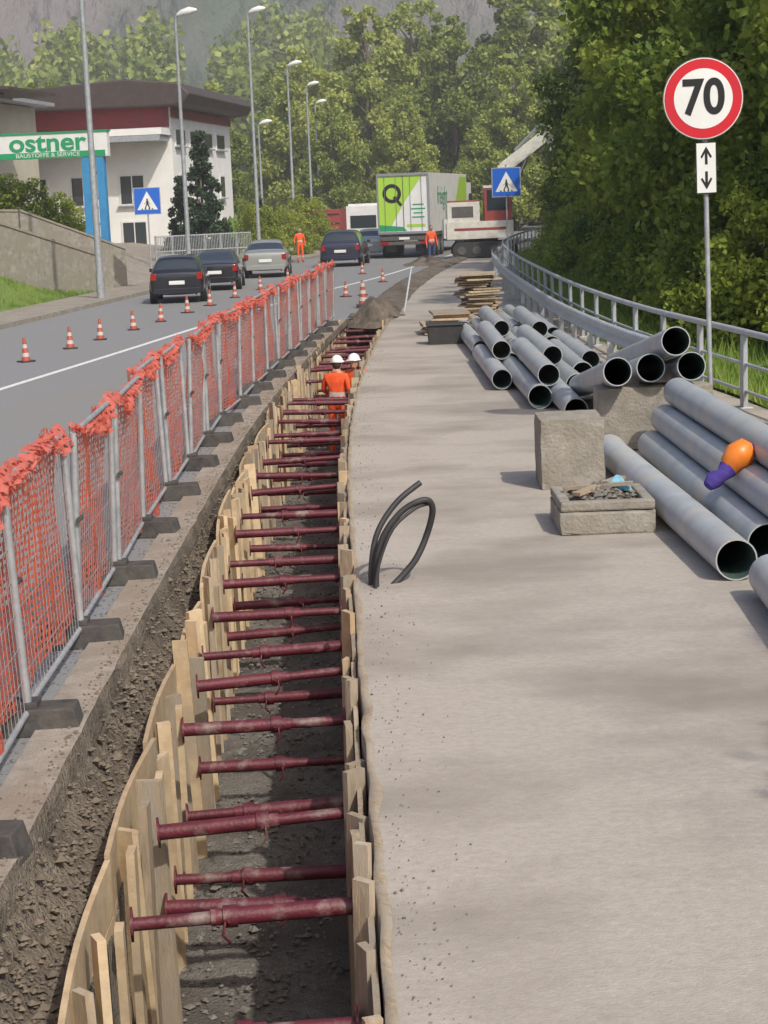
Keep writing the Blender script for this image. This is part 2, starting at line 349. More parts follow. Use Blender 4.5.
while y<TE-.3:
    w=rw.choice([.07,.09,.12]); zt=rw.uniform(-.04,.09)+(.08 if rw.random()<.2 else 0); x=C(y)-.145+rw.uniform(-.015,.01)
    b.beam((x,y,-1.5),(x+.02+rw.uniform(-.02,.02),y+rw.uniform(-.05,.05),zt),.04,w,rw.choice([0,1,1]),roll=rw.uniform(-.1,.1))
    y+=rw.uniform(.35,.7)
b.obj('right_uprights',['wood','woodold'],root)
def strut(y,z,dy=0,flip=False,dz=0):
    b=MB(); xl=C(y)-1.18; xr=C(y)-.17
    a=Vector((xl,y,z-dz)); e=Vector((xr,y+dy,z+dz))
    if flip: a,e=e,a
    d=(e-a); m=a+d*rw.uniform(.5,.62)
    b.tube([a+d*.01,m],.041,14); b.tube([m,e-d*.01],.031,12)
    b.tube([m-d*.03,m+d*.035],.052,14); b.tube([m+d*.035,m+d*.09],.038,10)
    b.tube([a,a+d*.012],.085,4); b.tube([e-d*.012,e],.085,4)
    b.tube([m+Vector((0,-.085,.01)),m+Vector((0,.085,-.01))],.009,6)
    b.tube([m+d*.02+Vector((0,-.07,0)),m+d*.03+Vector((0,-.1,-.05)),m+d*.0+Vector((0,-.07,-.1))],.007,5)
    b.obj('trench_strut',['strut'])
for yy,dy,fl in [(5.4,.05,1),(6.52,.06,0),(7.55,.12,1),(8.85,.1,0),(10.55,.12,0),(11.75,.15,0),(12.35,.1,1),(13.5,.08,0),(14.85,.1,0),(15.75,.1,1),(17.0,.1,0),(18.1,.05,1),(20.0,.1,0)]:
    strut(yy,-.2+rw.uniform(-.04,.04),dy,fl,rw.uniform(-.015,.02))
for yy in [7.5,9.0,9.55,10.5,11.6,13.1,15.0,16.2,17.6,19.2]: strut(yy,-.72+rw.uniform(-.05,.05),.06,rw.random()<.5,rw.uniform(-.02,.02))
y=21.1
while y<TE-.8:
    if not (30<y<32.2): strut(y,-.2+rw.uniform(-.05,.06),rw.uniform(0,.1),rw.random()<.5,rw.uniform(-.02,.02))
    if not (29.7<y<32.2): strut(y+.5,-.72,.05,rw.random()<.5)
    y+=rw.uniform(.95,1.3)
# ---------------------------------------------------------------- netting material
def netmat(name,thr):
    m=D.materials.new(name); m.use_nodes=True; nt=m.node_tree; N=nt.nodes; L=nt.links
    b=N['Principled BSDF']; b.inputs['Base Color'].default_value=(.85,.16,.085,1); b.inputs['Roughness'].default_value=.5
    out=N['Material Output']; tc=N.new('ShaderNodeTexCoord')
    no=N.new('ShaderNodeTexNoise'); no.inputs['Scale'].default_value=3; L.new(tc.outputs['Object'],no.inputs['Vector'])
    mxv=N.new('ShaderNodeMix'); mxv.data_type='RGBA'; mxv.blend_type='ADD'; mxv.inputs[0].default_value=.06
    L.new(tc.outputs['Object'],mxv.inputs[6]); L.new(no.outputs['Color'],mxv.inputs[7])
    sp=N.new('ShaderNodeSeparateXYZ'); L.new(mxv.outputs[2],sp.inputs[0])
    def wave(sock,per):
        a=N.new('ShaderNodeMath'); a.operation='MULTIPLY'; a.inputs[1].default_value=2*math.pi/per; L.new(sock,a.inputs[0])
        c=N.new('ShaderNodeMath'); c.operation='COSINE'; L.new(a.outputs[0],c.inputs[0]); return c.outputs[0]
    mx=N.new('ShaderNodeMath'); mx.operation='MAXIMUM'; L.new(wave(sp.outputs[1],.075),mx.inputs[0]); L.new(wave(sp.outputs[2],.05),mx.inputs[1])
    gt=N.new('ShaderNodeMath'); gt.operation='GREATER_THAN'; gt.inputs[1].default_value=thr; L.new(mx.outputs[0],gt.inputs[0])
    tr=N.new('ShaderNodeBsdfTransparent'); tl=N.new('ShaderNodeBsdfTranslucent'); tl.inputs[0].default_value=(.9,.21,.12,1)
    s1=N.new('ShaderNodeMixShader'); s1.inputs[0].default_value=.45; L.new(b.outputs[0],s1.inputs[1]); L.new(tl.outputs[0],s1.inputs[2])
    s2=N.new('ShaderNodeMixShader'); L.new(gt.outputs[0],s2.inputs[0]); L.new(tr.outputs[0],s2.inputs[1]); L.new(s1.outputs[0],s2.inputs[2])
    L.new(s2.outputs[0],out.inputs[0]); return m
M['net']=netmat('orange_netting',.12); M['hem']=netmat('orange_netting_folded',-.15)
for n_ in M['hem'].node_tree.nodes:
    if n_.type=='BSDF_PRINCIPLED': n_.inputs['Base Color'].default_value=(.78,.23,.18,1)
rf=random.Random(5)
y=3.9; FH=1.5; step=2.06
while y<44:
    y2=y+step
    p=Vector((fenceX(y)+rf.uniform(-.03,.03),y,0)); q=Vector((fenceX(y2)+rf.uniform(-.03,.03),y2-.07,0))
    root=empty('construction_fence_panel'); b=MB()
    zb=.14; lean=rf.uniform(-.04,.04)
    def P(t,z): 
        v=p+(q-p)*t; return Vector((v.x+lean*z,v.y,z+.0))
    for t in(0,1): b.tube([P(t,.02),P(t,FH)],.027,10)
    b.tube([P(0,zb),P(1,zb)],.019,8); b.tube([P(0,FH),P(1,FH)],.021,8)
    b.obj('frame',['galv'],root)
    w=MB(); nv=20 if y<16 else 14
    for i in range(1,nv): w.tube([P(i/nv,zb),P(i/nv,FH)],.0024,4,caps=False)
    for i in range(1,7): w.tube([P(0,zb+(FH-zb)*i/7),P(1,zb+(FH-zb)*i/7)],.0024,4,caps=False)
    w.obj('wire_mesh',['galv'],root)
    f=MB(); c=P(0,0); f.box((c.x+.02,c.y-.03,.08),(.62,.25,.16),0,rz=rf.uniform(-.15,.15),taper=.88); f.box((c.x,c.y-.03,.175),(.16,.16,.04),0)
    f.tube([P(0,.9)+Vector((.03,-.06,0)),P(0,.9)+Vector((.03,.05,0))],.02,6)
    f.obj('foot',['foot'],root,bevel=.02)
    nb=MB(); nx,nz=34,16; vs=[];fs=[]; ph=rf.uniform(0,6); sag=rf.uniform(.01,.10); bot=rf.uniform(.03,.22)
    for i in range(nx+1):
        t=i/nx; top=FH+.04-sag*math.sin(t*math.pi)+.03*math.sin(9*t+ph)
        for k in range(nz+1):
            u=k/nz; z=bot+.08*mn.noise(Vector((t*5+ph,0,0)))+(top-bot)*u; v=P(t,z)
            off=.045+.03*math.sin(6*t+ph+2*u)+.018*math.sin(17*t+5*u+ph)+.04*mn.noise(Vector((t*8+ph,u*3,1)))
            vs.append((v.x-off,v.y,z))
    for i in range(nx):
        for k in range(nz): fs.append((i*(nz+1)+k,(i+1)*(nz+1)+k,(i+1)*(nz+1)+k+1,i*(nz+1)+k+1))
    nb.add(vs,fs,0,True)
    for lay in range(2):
        vs=[];fs=[]; nz2=6; NX=nx*3
        for i in range(NX+1):
            t=i/NX*1.03-.01; top=FH+.06-sag*.8*math.sin(t*math.pi)+.02*math.sin(11*t+ph+lay*2)+.03*mn.noise(Vector((t*14+ph,lay*3,0)))
            dep=.10+.06*math.sin(5*t+ph*2+lay)+.06*mn.noise(Vector((t*9+ph,7,lay)))
            for k in range(nz2+1):
                u=k/nz2; z=top-dep*u; v=P(t,z)
                vs.append((v.x+.03+.03*lay-.05*(1-u)**2*(1+lay)+.05*mn.noise(Vector((t*22+ph,u*3,lay)))*(u+.3),v.y+.02*mn.noise(Vector((t*15,u*4,lay+5))),z))
        for i in range(NX):
            for k in range(nz2): fs.append((i*(nz2+1)+k,(i+1)*(nz2+1)+k,(i+1)*(nz2+1)+k+1,i*(nz2+1)+k+1))
        nb.add(vs,fs,1,True)
    nb.obj('orange_netting',['net','hem'],root)
    y=y2
# ---------------------------------------------------------------- railing & guardrail
root=empty('metal_railing'); b=MB()
ys=fr(12,150,1); b.tube([(railX(y),y,1.05) for y in ys],.045,10); b.tube([(railX(y),y,.62) for y in ys],.026,8); b.tube([(railX(y),y,.25) for y in ys],.026,8)
b.obj('rails',['rail'],root)
b=MB()
for y in fr(13.1,148,2.16):
    x=railX(y); b.box((x,y,.5),(.07,.22,1.02),0,taper=.9); b.box((x,y,.02),(.2,.25,.03),0)
b.obj('posts',['rail'],root,bevel=.01)
root=empty('crash_barrier'); b=MB(); gxr=lambda y: railX(y)-.42
prof=[(0,.42),(-.06,.46),(-.06,.52),(0,.57),(0,.60),(-.06,.65),(-.06,.71),(0,.75)]
ys=fr(26,96,1); vs=[];fs=[]
for y in ys:
    for x,z in prof: vs.append((gxr(y)+x,y,z))
k=len(prof)
for i in range(len(ys)-1):
    for j in range(k-1): fs.append((i*k+j,i*k+j+1,(i+1)*k+j+1,(i+1)*k+j))
b.add(vs,fs,0,True)
o=b.obj('beam',['rail'],root); sm=o.modifiers.new('s','SOLIDIFY'); sm.thickness=.006
b=MB()
for y in fr(26.5,95,2.3): b.box((gxr(y)+.07,y,.35),(.1,.06,.7))
b.obj('posts',['rail'],root)
# ---------------------------------------------------------------- pipes
def pipe(p0,p1,r=.158,bell=None):
    p0=Vector(p0); p1=Vector(p1); b=MB(); d=(p1-p0).normalized()
    pts=[p0,p1]; rs=[r,r]
    if bell==1: pts=[p0,p1-d*.22,p1-d*.17,p1]; rs=[r,r,r*1.09,r*1.09]
    if bell==0: pts=[p0,p0+d*.17,p0+d*.22,p1]; rs=[r*1.09,r*1.09,r,r]
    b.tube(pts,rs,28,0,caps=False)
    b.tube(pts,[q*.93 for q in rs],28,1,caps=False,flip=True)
    for (c,rad,dd) in((p0,rs[0],-1),(p1,rs[-1],1)):
        up=Vector((0,0,1)); x=d.cross(up).normalized(); yv=d.cross(x); n=28; vs=[]
        for q in(rad,rad*.93):
            for j in range(n):
                a=2*math.pi*j/n; vs.append(c+(x*math.cos(a)+yv*math.sin(a))*q)
        b.add(vs,[(j,(j+1)%n,n+(j+1)%n,n+j) for j in range(n)],0)
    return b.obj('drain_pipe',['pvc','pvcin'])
r=.163
pipe((2.69,13.3,r+.01),(2.52,19.4,r+.01),r,bell=1)
pipe((3.06,13.9,r+.01),(3.04,19.7,r+.01),r)
pipe((3.40,13.6,r+.01),(3.38,19.8,r+.01),r)
pipe((3.74,13.7,r+.01),(3.73,19.8,r+.01),r)
pipe((3.23,13.8,r+.29),(3.20,19.75,r+.29),r)
pipe((3.57,13.6,r+.29),(3.55,19.7,r+.29),r)
pipe((3.40,13.2,r+.575),(3.36,19.85,r+.575),r)
pipe((2.52,6.9,r+.01),(2.82,12.7,r+.01),r)
pipe((2.95,6.9,r+.01),(3.2,12.9,r+.01),r)
for (x0,z0_,x1,z1,y0) in((2.72,.97,2.95,.2,20.1),(3.13,.98,3.3,.2,20.3),(3.58,.99,3.66,.2,20.2),(3.37,1.30,3.48,.51,20.0)):
    pipe((x0,y0,z0_),(x1,y0+5.8,z1),.165)
rp=random.Random(21)
for x,y0s in((1.9,(27.6,33.2,38.4)),(2.24,(24.8,30.2,35.6)),(2.58,(23.0,28.4,33.8,39.4)),(2.92,(26.4,31.8,37.2)),(3.26,(28.0,33.4,38.8)),(3.6,(30.0,35.6))):
    for y0 in y0s:
        yy=y0+rp.uniform(-.25,.25); a=rp.uniform(-.04,.04); pipe((x+a,yy,r+.02),(x-a,yy+4.9,r+.02),r*.97,bell=rp.choice([0,None,None]))
for y0,x in((25.0,2.41),(29.4,2.07),(28.0,2.75),(34.2,2.41),(33.6,3.09)):
    pipe((x+rp.uniform(-.02,.02),y0,r+.305),(x+rp.uniform(-.03,.03),y0+4.9,r+.305),r*.97)
def rough_block(name,c,d,seed,parent=None):
    bm=bmesh.new(); bmesh.ops.create_cube(bm,size=1); bmesh.ops.subdivide_edges(bm,edges=bm.edges,cuts=7,use_grid_fill=True)
    for v in bm.verts:
        q=Vector(v.co); edge=sum(abs(abs(t)-.5)<.01 for t in q)
        p=Vector((c[0]+q.x*d[0],c[1]+q.y*d[1],c[2]+q.z*d[2])); nn=mn.noise_vector(p*5+Vector((seed,0,0)))
        v.co=p+nn*(.008 if edge<2 else .02)-(q*.02 if edge>=2 else q*0)
    me=D.meshes.new(name); bm.to_mesh(me); bm.free(); me.materials.append(M['oldconc']); o=link(D.objects.new(name,me)); o.parent=parent; return o
rough_block('concrete_block',(1.95,18.25,.37),(.66,.75,.74),1)
rough_block('concrete_block',(3.2,20.65,.38),(1.35,.5,.74),2)
root=empty('concrete_trough')
rough_block('base',(1.98,15.85,.11),(.86,.95,.22),3,root)
b=MB(); b.box((1.98,15.45,.26),(.84,.1,.09)); b.box((1.98,16.27,.26),(.84,.1,.09)); b.box((1.61,15.86,.26),(.1,.72,.09)); b.box((2.35,15.86,.26),(.1,.72,.09))
b.obj('rim',['oldconc'],root,bevel=.02)
m_=mound('rubble',(1.98,15.86,.22),.35,.38,.17,8); m_.parent=root
def prub(r): 
    a=r.uniform(0,6.3); q=.3*math.sqrt(r.random()); return (1.98+q*math.cos(a),15.86+q*math.sin(a)*1.1,.40-.35*q)
st=stones('rubble_stones',160,prub,.012,.035,'gravel',seed=12); st.parent=root
b=MB(); b.beam((1.72,15.6,.34),(2.2,16.1,.40),.09,.03); b.beam((1.65,15.95,.34),(2.25,15.75,.40),.07,.03); b.obj('timber_offcuts',['woodold'],root)
mound('blue_cloth',(2.13,15.9,.35),.12,.10,.10,3,'cloth')
root=empty('orange_canister',(3.0,15.2,.56)); b=MB()
b.tube([(0,-.02,-.02),(0.03,0,.06),(.09,0,.13),(.17,.02,.17),(.22,.02,.18)],[.05,.10,.13,.12,.06],14,0)
b.tube([(.20,.02,.175),(.27,.02,.19)],.045,10,1)
b.tube([(-.18,-.04,-.12),(-.12,-.01,-.07),(-.06,-.04,-.03),(-.0,-.01,.02)],[.05,.085,.06,.09],9,1); b.obj('body',['orplast','purple'],root)
# conduits
root=empty('cable_conduit'); b=MB()
def path(pts,n=8):
    P=[Vector(p) for p in pts]; out=[]
    for i in range(len(P)-1):
        a=P[max(i-1,0)];p=P[i];q=P[i+1];c=P[min(i+2,len(P)-1)]
        for k in range(n):
            t=k/n; out.append(.5*((2*p)+(q-a)*t+(2*a-5*p+4*q-c)*t*t+(3*p-a-3*q+c)*t**3))
    out.append(P[-1]); return out
b.tube(path([(-.12,13.7,-.15),(-.12,13.72,.12),(-.06,13.8,.40),(.10,13.9,.62),(.30,14.0,.76)]),.024,10)
b.tube(path([(-.08,13.62,-.15),(-.08,13.64,.12),(-.02,13.68,.38),(.14,13.72,.58),(.32,13.75,.66),(.385,13.8,.58),(.34,13.85,.38),(.24,13.8,.18),(.10,13.75,.03),(.02,13.7,-.03)]),.026,10)
b.tube(path([(-.1,13.55,-.1),(-.06,13.57,.18),(.06,13.6,.46),(.24,13.7,.60),(.36,13.8,.62)]),.014,8)
b.obj('conduits',['rubber'],root)
root=empty('timber_stack'); b=MB(); rt=random.Random(9)
for k in range(21):
    z=.12+k*.055; b.box((2.4+rt.uniform(-.1,.1),41.6+rt.uniform(-.1,.1),z),(.75+rt.uniform(-.15,.2),1.2,.038),rt.choice([0,1,1,1]),rz=rt.uniform(-.2,.2),ry=rt.uniform(-.02,.02))
b.obj('boards',['wood','woodold'],root)
b=MB()
for x in(2.1,2.7): b.box((x,41.6,.045),(.1,1.2,.09))
b.obj('bearers',['woodold'],root)
root=empty('timber_stack'); b=MB()
for k in range(8):
    b.box((1.62+rt.uniform(-.12,.12),39.8+rt.uniform(-.1,.1),.05+k*.06),(.95+rt.uniform(-.2,.2),1.3,.045),rt.choice([0,1]),rz=rt.uniform(-.25,.25))
b.obj('boards',['wood','woodold'],root)
root=empty('tool_crate'); b=MB(); b.box((1.42,36.9,.2),(.7,.5,.4),0,taper=1.06); b.box((1.42,36.9,.41),(.8,.6,.04),0); b.obj('crate',['rubber'],root,bevel=.02)
# ---------------------------------------------------------------- signs
def disc(b,c,r,y,m,n=40,depth=.012):
    vs=[(c[0]+r*math.cos(2*math.pi*i/n),y,c[1]+r*math.sin(2*math.pi*i/n)) for i in range(n)]
    vb=[(v[0],y+depth,v[2]) for v in vs]
    b.add(vs+vb,[tuple(range(n)),tuple(range(n,2*n))[::-1]]+[(i,n+i,n+(i+1)%n,(i+1)%n) for i in range(n)],m)
root=empty('speed_limit_sign',(4.0,21.3,0),(0,0,.0)); root.rotation_euler=(0,-.012,0); b=MB()
b.tube([(0.01,0,-.05),(0,0,4.42)],.03,12,0); b.tube([(0,0,4.42),(0,0,4.44)],.034,12,0)
for z in(4.2,3.8,3.37,3.02): b.box((0,-.02,z),(.14,.05,.05),0)
b.obj('post',['galv'],root)
zc=4.02
b=MB(); disc(b,(-.02,zc),.475,-.055,0,48,.015); disc(b,(-.02,zc),.465,-.059,1,48,.003); disc(b,(-.02,zc),.455,-.0625,2,48,.003); disc(b,(-.02,zc),.345,-.066,1,48,.003)
b.obj('disc',['steel','white','red'],root)
text('numerals','70',.56,'black',root,(-.02,-.069,zc),bold=.015,sx=.90)
b=MB(); b.box((0,-.055,3.22),(.25,.012,.60),0); b.box((0,-.063,3.22),(.225,.003,.575),1)
def arrow(b,c,d,m):
    x,z=c; s=d
    pts=[(x-.016,z-.02*s),(x-.016,z+.11*s),(x-.05,z+.05*s),(x-.068,z+.07*s),(x,z+.19*s),(x+.068,z+.07*s),(x+.05,z+.05*s),(x+.016,z+.11*s),(x+.016,z-.02*s)]
    b.add([(p[0],-.067,p[1]) for p in pts],[(0,1,7,8),(1,2,3,4),(1,4,7),(4,5,6,7)],m)
arrow(b,(0,3.28),1,2); arrow(b,(0,3.16),-1,2)
b.obj('arrow_plate',['black','white','black'],root)
def cross_sign(loc,rot,size,zc,zt):
    root=empty('pedestrian_crossing_sign',loc,(0,0,rot)); b=MB()
    b.tube([(0,0,-.05),(0,0,zt)],.03,10); b.obj('post',['galv'],root)
    b=MB(); s=size; b.box((0,-.05,zc),(s,.02,s),0); b.box((0,-.062,zc),(s*.94,.003,s*.94),1)
    b.add([(-s*.38,-.067,zc-s*.32),(s*.38,-.067,zc-s*.32),(0,-.067,zc+s*.36)],[(0,1,2)],2)
    h=s*.9; q=lambda x,z:(x*h,-.071,zc-s*.30+z*h)
    b.add([q(-.04,.36),q(.04,.36),q(.06,.18),q(-.05,.18)],[(0,1,2,3)],3)
    b.add([q(-.05,.19),q(.0,.19),q(-.08,.02),q(-.13,.02)],[(0,1,2,3)],3)
    b.add([q(.0,.19),q(.06,.19),q(.12,.02),q(.07,.02)],[(0,1,2,3)],3)
    b.add([q(.03,.34),q(.05,.30),q(.13,.22),q(.11,.2)],[(0,1,2,3)],3)
    b.add([q(-.03,.34),q(-.05,.30),q(-.12,.22),q(-.10,.2)],[(0,1,2,3)],3)
    disc(b,(0,zc-s*.30+.40*h),.035*h,-.071,3,12,.001)
    for i in range(4): b.add([q(-.26+i*.14,.03),q(-.2+i*.14,.03),q(-.18+i*.14,-.015),q(-.24+i*.14,-.015)],[(0,1,2,3)],3)
    b.obj('panel',['galv','blue','white','black'],root)
cross_sign((4.32,57.5,0),0,.93,3.4,3.95)
cross_sign((-8.35,67,0),.1,1.0,3.3,3.4)
# ---------------------------------------------------------------- street lamps
def lamp(x,y,h,arm=.7,r=.075,sx=1):
    root=empty('street_lamp',(x,y,0)); b=MB()
    b.tube([(0,0,-.1),(0,0,h*.5),(0,0,h-.25),(.05*sx,-.05,h-.05),(.25*sx,-.1,h+.06)],[r*1.5,r*1.15,r*.8,r*.7,r*.6],10); b.tube([(0,0,0),(0,0,.9)],r*1.7,12)
    b.box((0,-r*1.5,.7),(.12,.04,.35))
    b.obj('pole',['galv'],root)
    b=MB(); b.tube([(.1*sx,-.05,h-.02),(.3*sx,-.1,h+.06),(.65*sx,-.12,h+.14),(arm*sx+.25*sx,-.12,h+.16)],[.07,.14,.17,.06],10); 
    b.obj('lamp_head',['white'],root)
lamp(-9.3,60.5,12.5,r=.085); lamp(-8.05,78,11.1); lamp(-6.05,95,12.85); lamp(-5.0,115,11.6); lamp(-4.5,135,11.6); lamp(-4.35,150,11.1)
lamp(-7.6,125,8.5)
# ---------------------------------------------------------------- cones
def cone(x,y,s=1):
    root=empty('traffic_cone',(x,y,0),(random.uniform(-.04,.04),random.uniform(-.04,.04),random.uniform(0,1)),s); b=MB()
    b.box((0,0,.02),(.36,.36,.04),2)
    zs=[.04,.14,.24,.36,.46,.62]; rs=[.12,.10,.085,.068,.055,.035]
    for i in range(5): b.tube([(0,0,zs[i]),(0,0,zs[i+1])],[rs[i],rs[i+1]],14,1 if i in(1,3) else 0,caps=(i==4))
    b.obj('cone',['cone','refl','rubber'],root)
for x,y in((-7.24,36.5),(-6.85,39.6),(-6.54,42),(-6.15,45),(-5.8,47.9),(-5.45,51.5),(-5.1,54.8),(-4.65,59),(-4.1,63.9),(-3.4,70),(-.94,56.8),(-.4,57.2),(.3,66),(-.5,74),(-2.4,78)): cone(x,y,.8)
def barrier_cone(x,y):
    root=empty('traffic_delineator',(x,y,0)); b=MB(); b.box((0,0,.05),(.4,.3,.1),2)
    for i in range(6): b.tube([(0,0,.1+.1*i),(0,0,.2+.1*i)],[.13-.012*i,.118-.012*i],12,i%2,caps=(i==5))
    b.obj('post',['cone','refl','rubber'],root)
barrier_cone(-.35,50.6)
b=MB(); b.tube([(.75,47.5,0),(1.0,48.3,1.15)],.03,8); b.obj('leaning_pipe',['galv'])
# ---------------------------------------------------------------- cars
def car(x,y,rot,col,kind='hatch',sc=1.0):
    root=empty('car',(x,y,0),(0,0,rot),sc)
    cm=mat('car_paint',col,rough=.3,coat=.8,spec=.5,metal=.25)
    if kind=='hatch':
        S=[(0,.72,.42,.84,.60,.90),(.04,.83,.32,.93,.74,.98),(.12,.87,.27,.96,.74,1.02),(.42,.88,.25,.97,.62,1.43),(.6,.885,.24,.97,.63,1.47),(1.5,.89,.24,.95,.64,1.52),(2.4,.89,.24,.94,.63,1.49),(2.6,.89,.24,.93,.61,1.44),(3.25,.88,.25,.93,.78,.99),(3.95,.85,.28,.84,.72,.86),(4.16,.76,.36,.66,.6,.70)]
        G={3:'S',4:'S',5:'S',6:'S',2:'W',7:'W'}
    elif kind=='wagon':
        S=[(0,.72,.42,.84,.60,.90),(.04,.84,.32,.95,.76,.99),(.12,.87,.27,.97,.76,1.04),(.35,.89,.25,.98,.64,1.44),(.6,.9,.24,.98,.65,1.50),(1.6,.91,.24,.96,.66,1.53),(2.6,.91,.24,.95,.65,1.50),(2.85,.9,.24,.94,.62,1.44),(3.5,.89,.25,.94,.78,1.02),(4.3,.86,.28,.86,.74,.88),(4.55,.76,.36,.66,.6,.72)]
        G={3:'S',4:'S',5:'S',6:'S',2:'W',7:'W'}
    else:
        S=[(0,.70,.42,.84,.60,.88),(.04,.82,.32,.92,.74,.96),(.15,.86,.27,.95,.80,1.0),(.7,.88,.25,.96,.76,1.02),(1.25,.88,.24,.96,.62,1.36),(1.9,.89,.24,.95,.63,1.43),(2.5,.89,.24,.94,.63,1.42),(2.75,.88,.24,.93,.60,1.36),(3.45,.87,.25,.92,.76,.98),(4.2,.84,.28,.83,.72,.85),(4.42,.74,.36,.66,.6,.70)]
        G={4:'S',5:'S',6:'S',3:'W',7:'W'}
    rings=[]
    for (yy,w,zb,zbelt,wr,zr) in S:
        h=[(w*.85,zb),(w*.985,zb+.12),(w,(zb+zbelt)/2+.05),(w*.975,zbelt),(wr,zr-.05 if zr-zbelt>.2 else zr-.01),(wr*.82,zr)]
        ring=[(a,yy,c) for a,c in h]+[(0,yy,zr+.025)]+[(-a,yy,c) for a,c in h[::-1]]
        rings.append(ring)
    n=13; b=MB(); vs=[p for r_ in rings for p in r_]; b.v=vs
    for i in range(len(S)-1):
        for j in range(n-1):
            m=0; g_=G.get(i)
            if g_=='S' and j in(3,8): m=1
            if g_=='W' and j in(4,5,6,7): m=1
            b.f.append((i*n+j,i*n+j+1,(i+1)*n+j+1,(i+1)*n+j)); b.m.append(m); b.s.append(True)
        b.f.append((i*n+n-1,i*n,(i+1)*n,(i+1)*n+n-1)); b.m.append(2); b.s.append(True)
    b.f.append(tuple(range(n))[::-1]); b.m.append(0); b.s.append(True)
    o_=(len(S)-1)*n; b.f.append(tuple(range(o_,o_+n))); b.m.append(0); b.s.append(True)
    o=b.obj('body',[cm,'glass','rubber'],root); ss=o.modifiers.new('s','SUBSURF'); ss.levels=2; ss.render_levels=2
    L=S[-1][0]; b=MB()
    for wy in(.8,L-.82):
        for sx in(-1,1):
            b.tube([(sx*.915,wy,.32),(sx*.70,wy,.32)],.32,24,0); b.tube([(sx*.922,wy,.32),(sx*.90,wy,.32)],.20,16,1)
            b.tube([(sx*.905,wy,.34),(sx*.80,wy,.34)],.38,24,2)
    b.obj('wheels',['rubber','chrome','black'],root)
    b=MB()
    for sx in(-1,1):
        b.box((sx*.73,.06,.80 if kind!='hatch' else .86),(.18,.10,.22),0); b.box((sx*.70,L-.12,.66),(.32,.14,.15),1)
        b.box((sx*.97,L*.66,.99),(.16,.1,.12),2); b.tube([(sx*.60,.02,.28),(sx*.60,.1,.28)],.03,8,3)
    b.box((0,.005,.40),(1.5,.10,.17),2); b.box((0,-.02,.66),(.50,.03,.12),4); b.box((0,L-.02,.40),(1.45,.08,.16),3); b.box((0,L-.03,.62),(.7,.06,.10),3); b.box((0,L+.01,.46),(.5,.03,.11),4)
    b.obj('trim',['tail','head',cm,'black','white'],root,bevel=.02)
    return root
car(-6.3,56.8,.05,(.010,.012,.02),'hatch',1.0)
car(-5.75,64.3,.03,(.012,.013,.018),'sedan',1.0)
car(-4.5,74,.02,(.32,.33,.31),'sedan',1.07)
car(-1.55,83,-.08,(.02,.025,.05),'wagon',1.10)
car(-.3,94,-.12,(.30,.31,.32),'sedan',1.05)
root=empty('white_van',(-.6,108,0),(0,0,-.2)); b=MB()
b.box((0,2.6,1.55),(2.1,4.6,2.3),0); b.box((0,2.6,2.75),(1.9,4.2,.14),0); b.box((0,.285,1.75),(1.6,.03,.75),1); b.box((0,5.4,1.1),(2.0,1.2,1.3),0); b.box((1.06,2.8,1.9),(.03,3,.6),1)
b.box((-.9,.28,.85),(.16,.03,.4),3); b.box((.9,.28,.85),(.16,.03,.4),3); b.box((0,.27,.75),(.5,.03,.12),2)
for wy in(1.2,5): 
    for sx in(-1,1): b.tube([(sx*1.0,wy,.36),(sx*.8,wy,.36)],.36,18,2)
b.obj('body',['white','glass','rubber','tail'],root,bevel=.06)
# ---------------------------------------------------------------- truck
root=empty('articulated_lorry',(1.62,92,0),(0,0,-.19),1.06); b=MB()
b.box((0,6.6,2.62),(2.55,13.2,2.85),0)
b.box((0,6.6,1.10),(2.5,13.0,.16),3)
b.box((0,-.03,4.0),(2.55,.06,.12),4); b.box((0,-.03,1.22),(2.55,.06,.12),4)
for sx in(-1.245,1.245): b.box((sx,-.03,2.6),(.08,.06,2.66),4)
b.box((0,-.012,2.6),(.03,.03,2.64),3)
for sx in(-.9,-.35,.35,.9): b.tube([(sx,-.03,1.3),(sx,-.03,3.9)],.012,8,4)
b.box((0,.0,.72),(2.4,.12,.16),3); b.box((0,.02,.95),(2.3,.04,.2),3)
for sx in(-1,1): b.box((sx*.98,-.07,.74),(.4,.04,.13),5)
b.box((0,-.08,.95),(.52,.02,.12),0)
for sx in(-1,1): b.box((sx*.7,.3,.5),(.45,.02,.4),1)
for wy in(1.6,2.9,4.2):
    for sx in(-1,1): b.tube([(sx*1.2,wy,.52),(sx*.85,wy,.52)],.52,24,1); 
    b.tube([(1.215,wy,.52),(1.19,wy,.52)],.28,16,4); b.tube([(-1.215,wy,.52),(-1.19,wy,.52)],.28,16,4)
b.box((0,14.6,2.1),(2.5,2.2,3.0),0,taper=.95); b.box((0,14.6,.7),(2.4,2.6,.5),3); b.box((1.26,14.9,2.6),(.03,1,.8),6)
for sx in(-1,1): b.tube([(sx*1.2,14.8,.52),(sx*.85,14.8,.52)],.52,24,1); b.tube([(sx*1.2,11.6,.52),(sx*.85,11.6,.52)],.52,24,1)
b.obj('trailer',['white','rubber','black','steel','chrome','tail','glass'],root,bevel=.02)
b=MB(); yy=-.006
b.add([(-1.2,yy,3.9),(.95,yy,3.9),(.1,yy,2.75),(-.5,yy,1.75),(-.75,yy,1.3),(-1.2,yy,1.3)],[(0,1,2,3,4,5)][::-1],0)
b.add([(-1.2,yy-.001,1.62),(-.05,yy-.001,1.5),(.15,yy-.001,1.3),(-1.2,yy-.001,1.3)],[(0,1,2,3)],1)
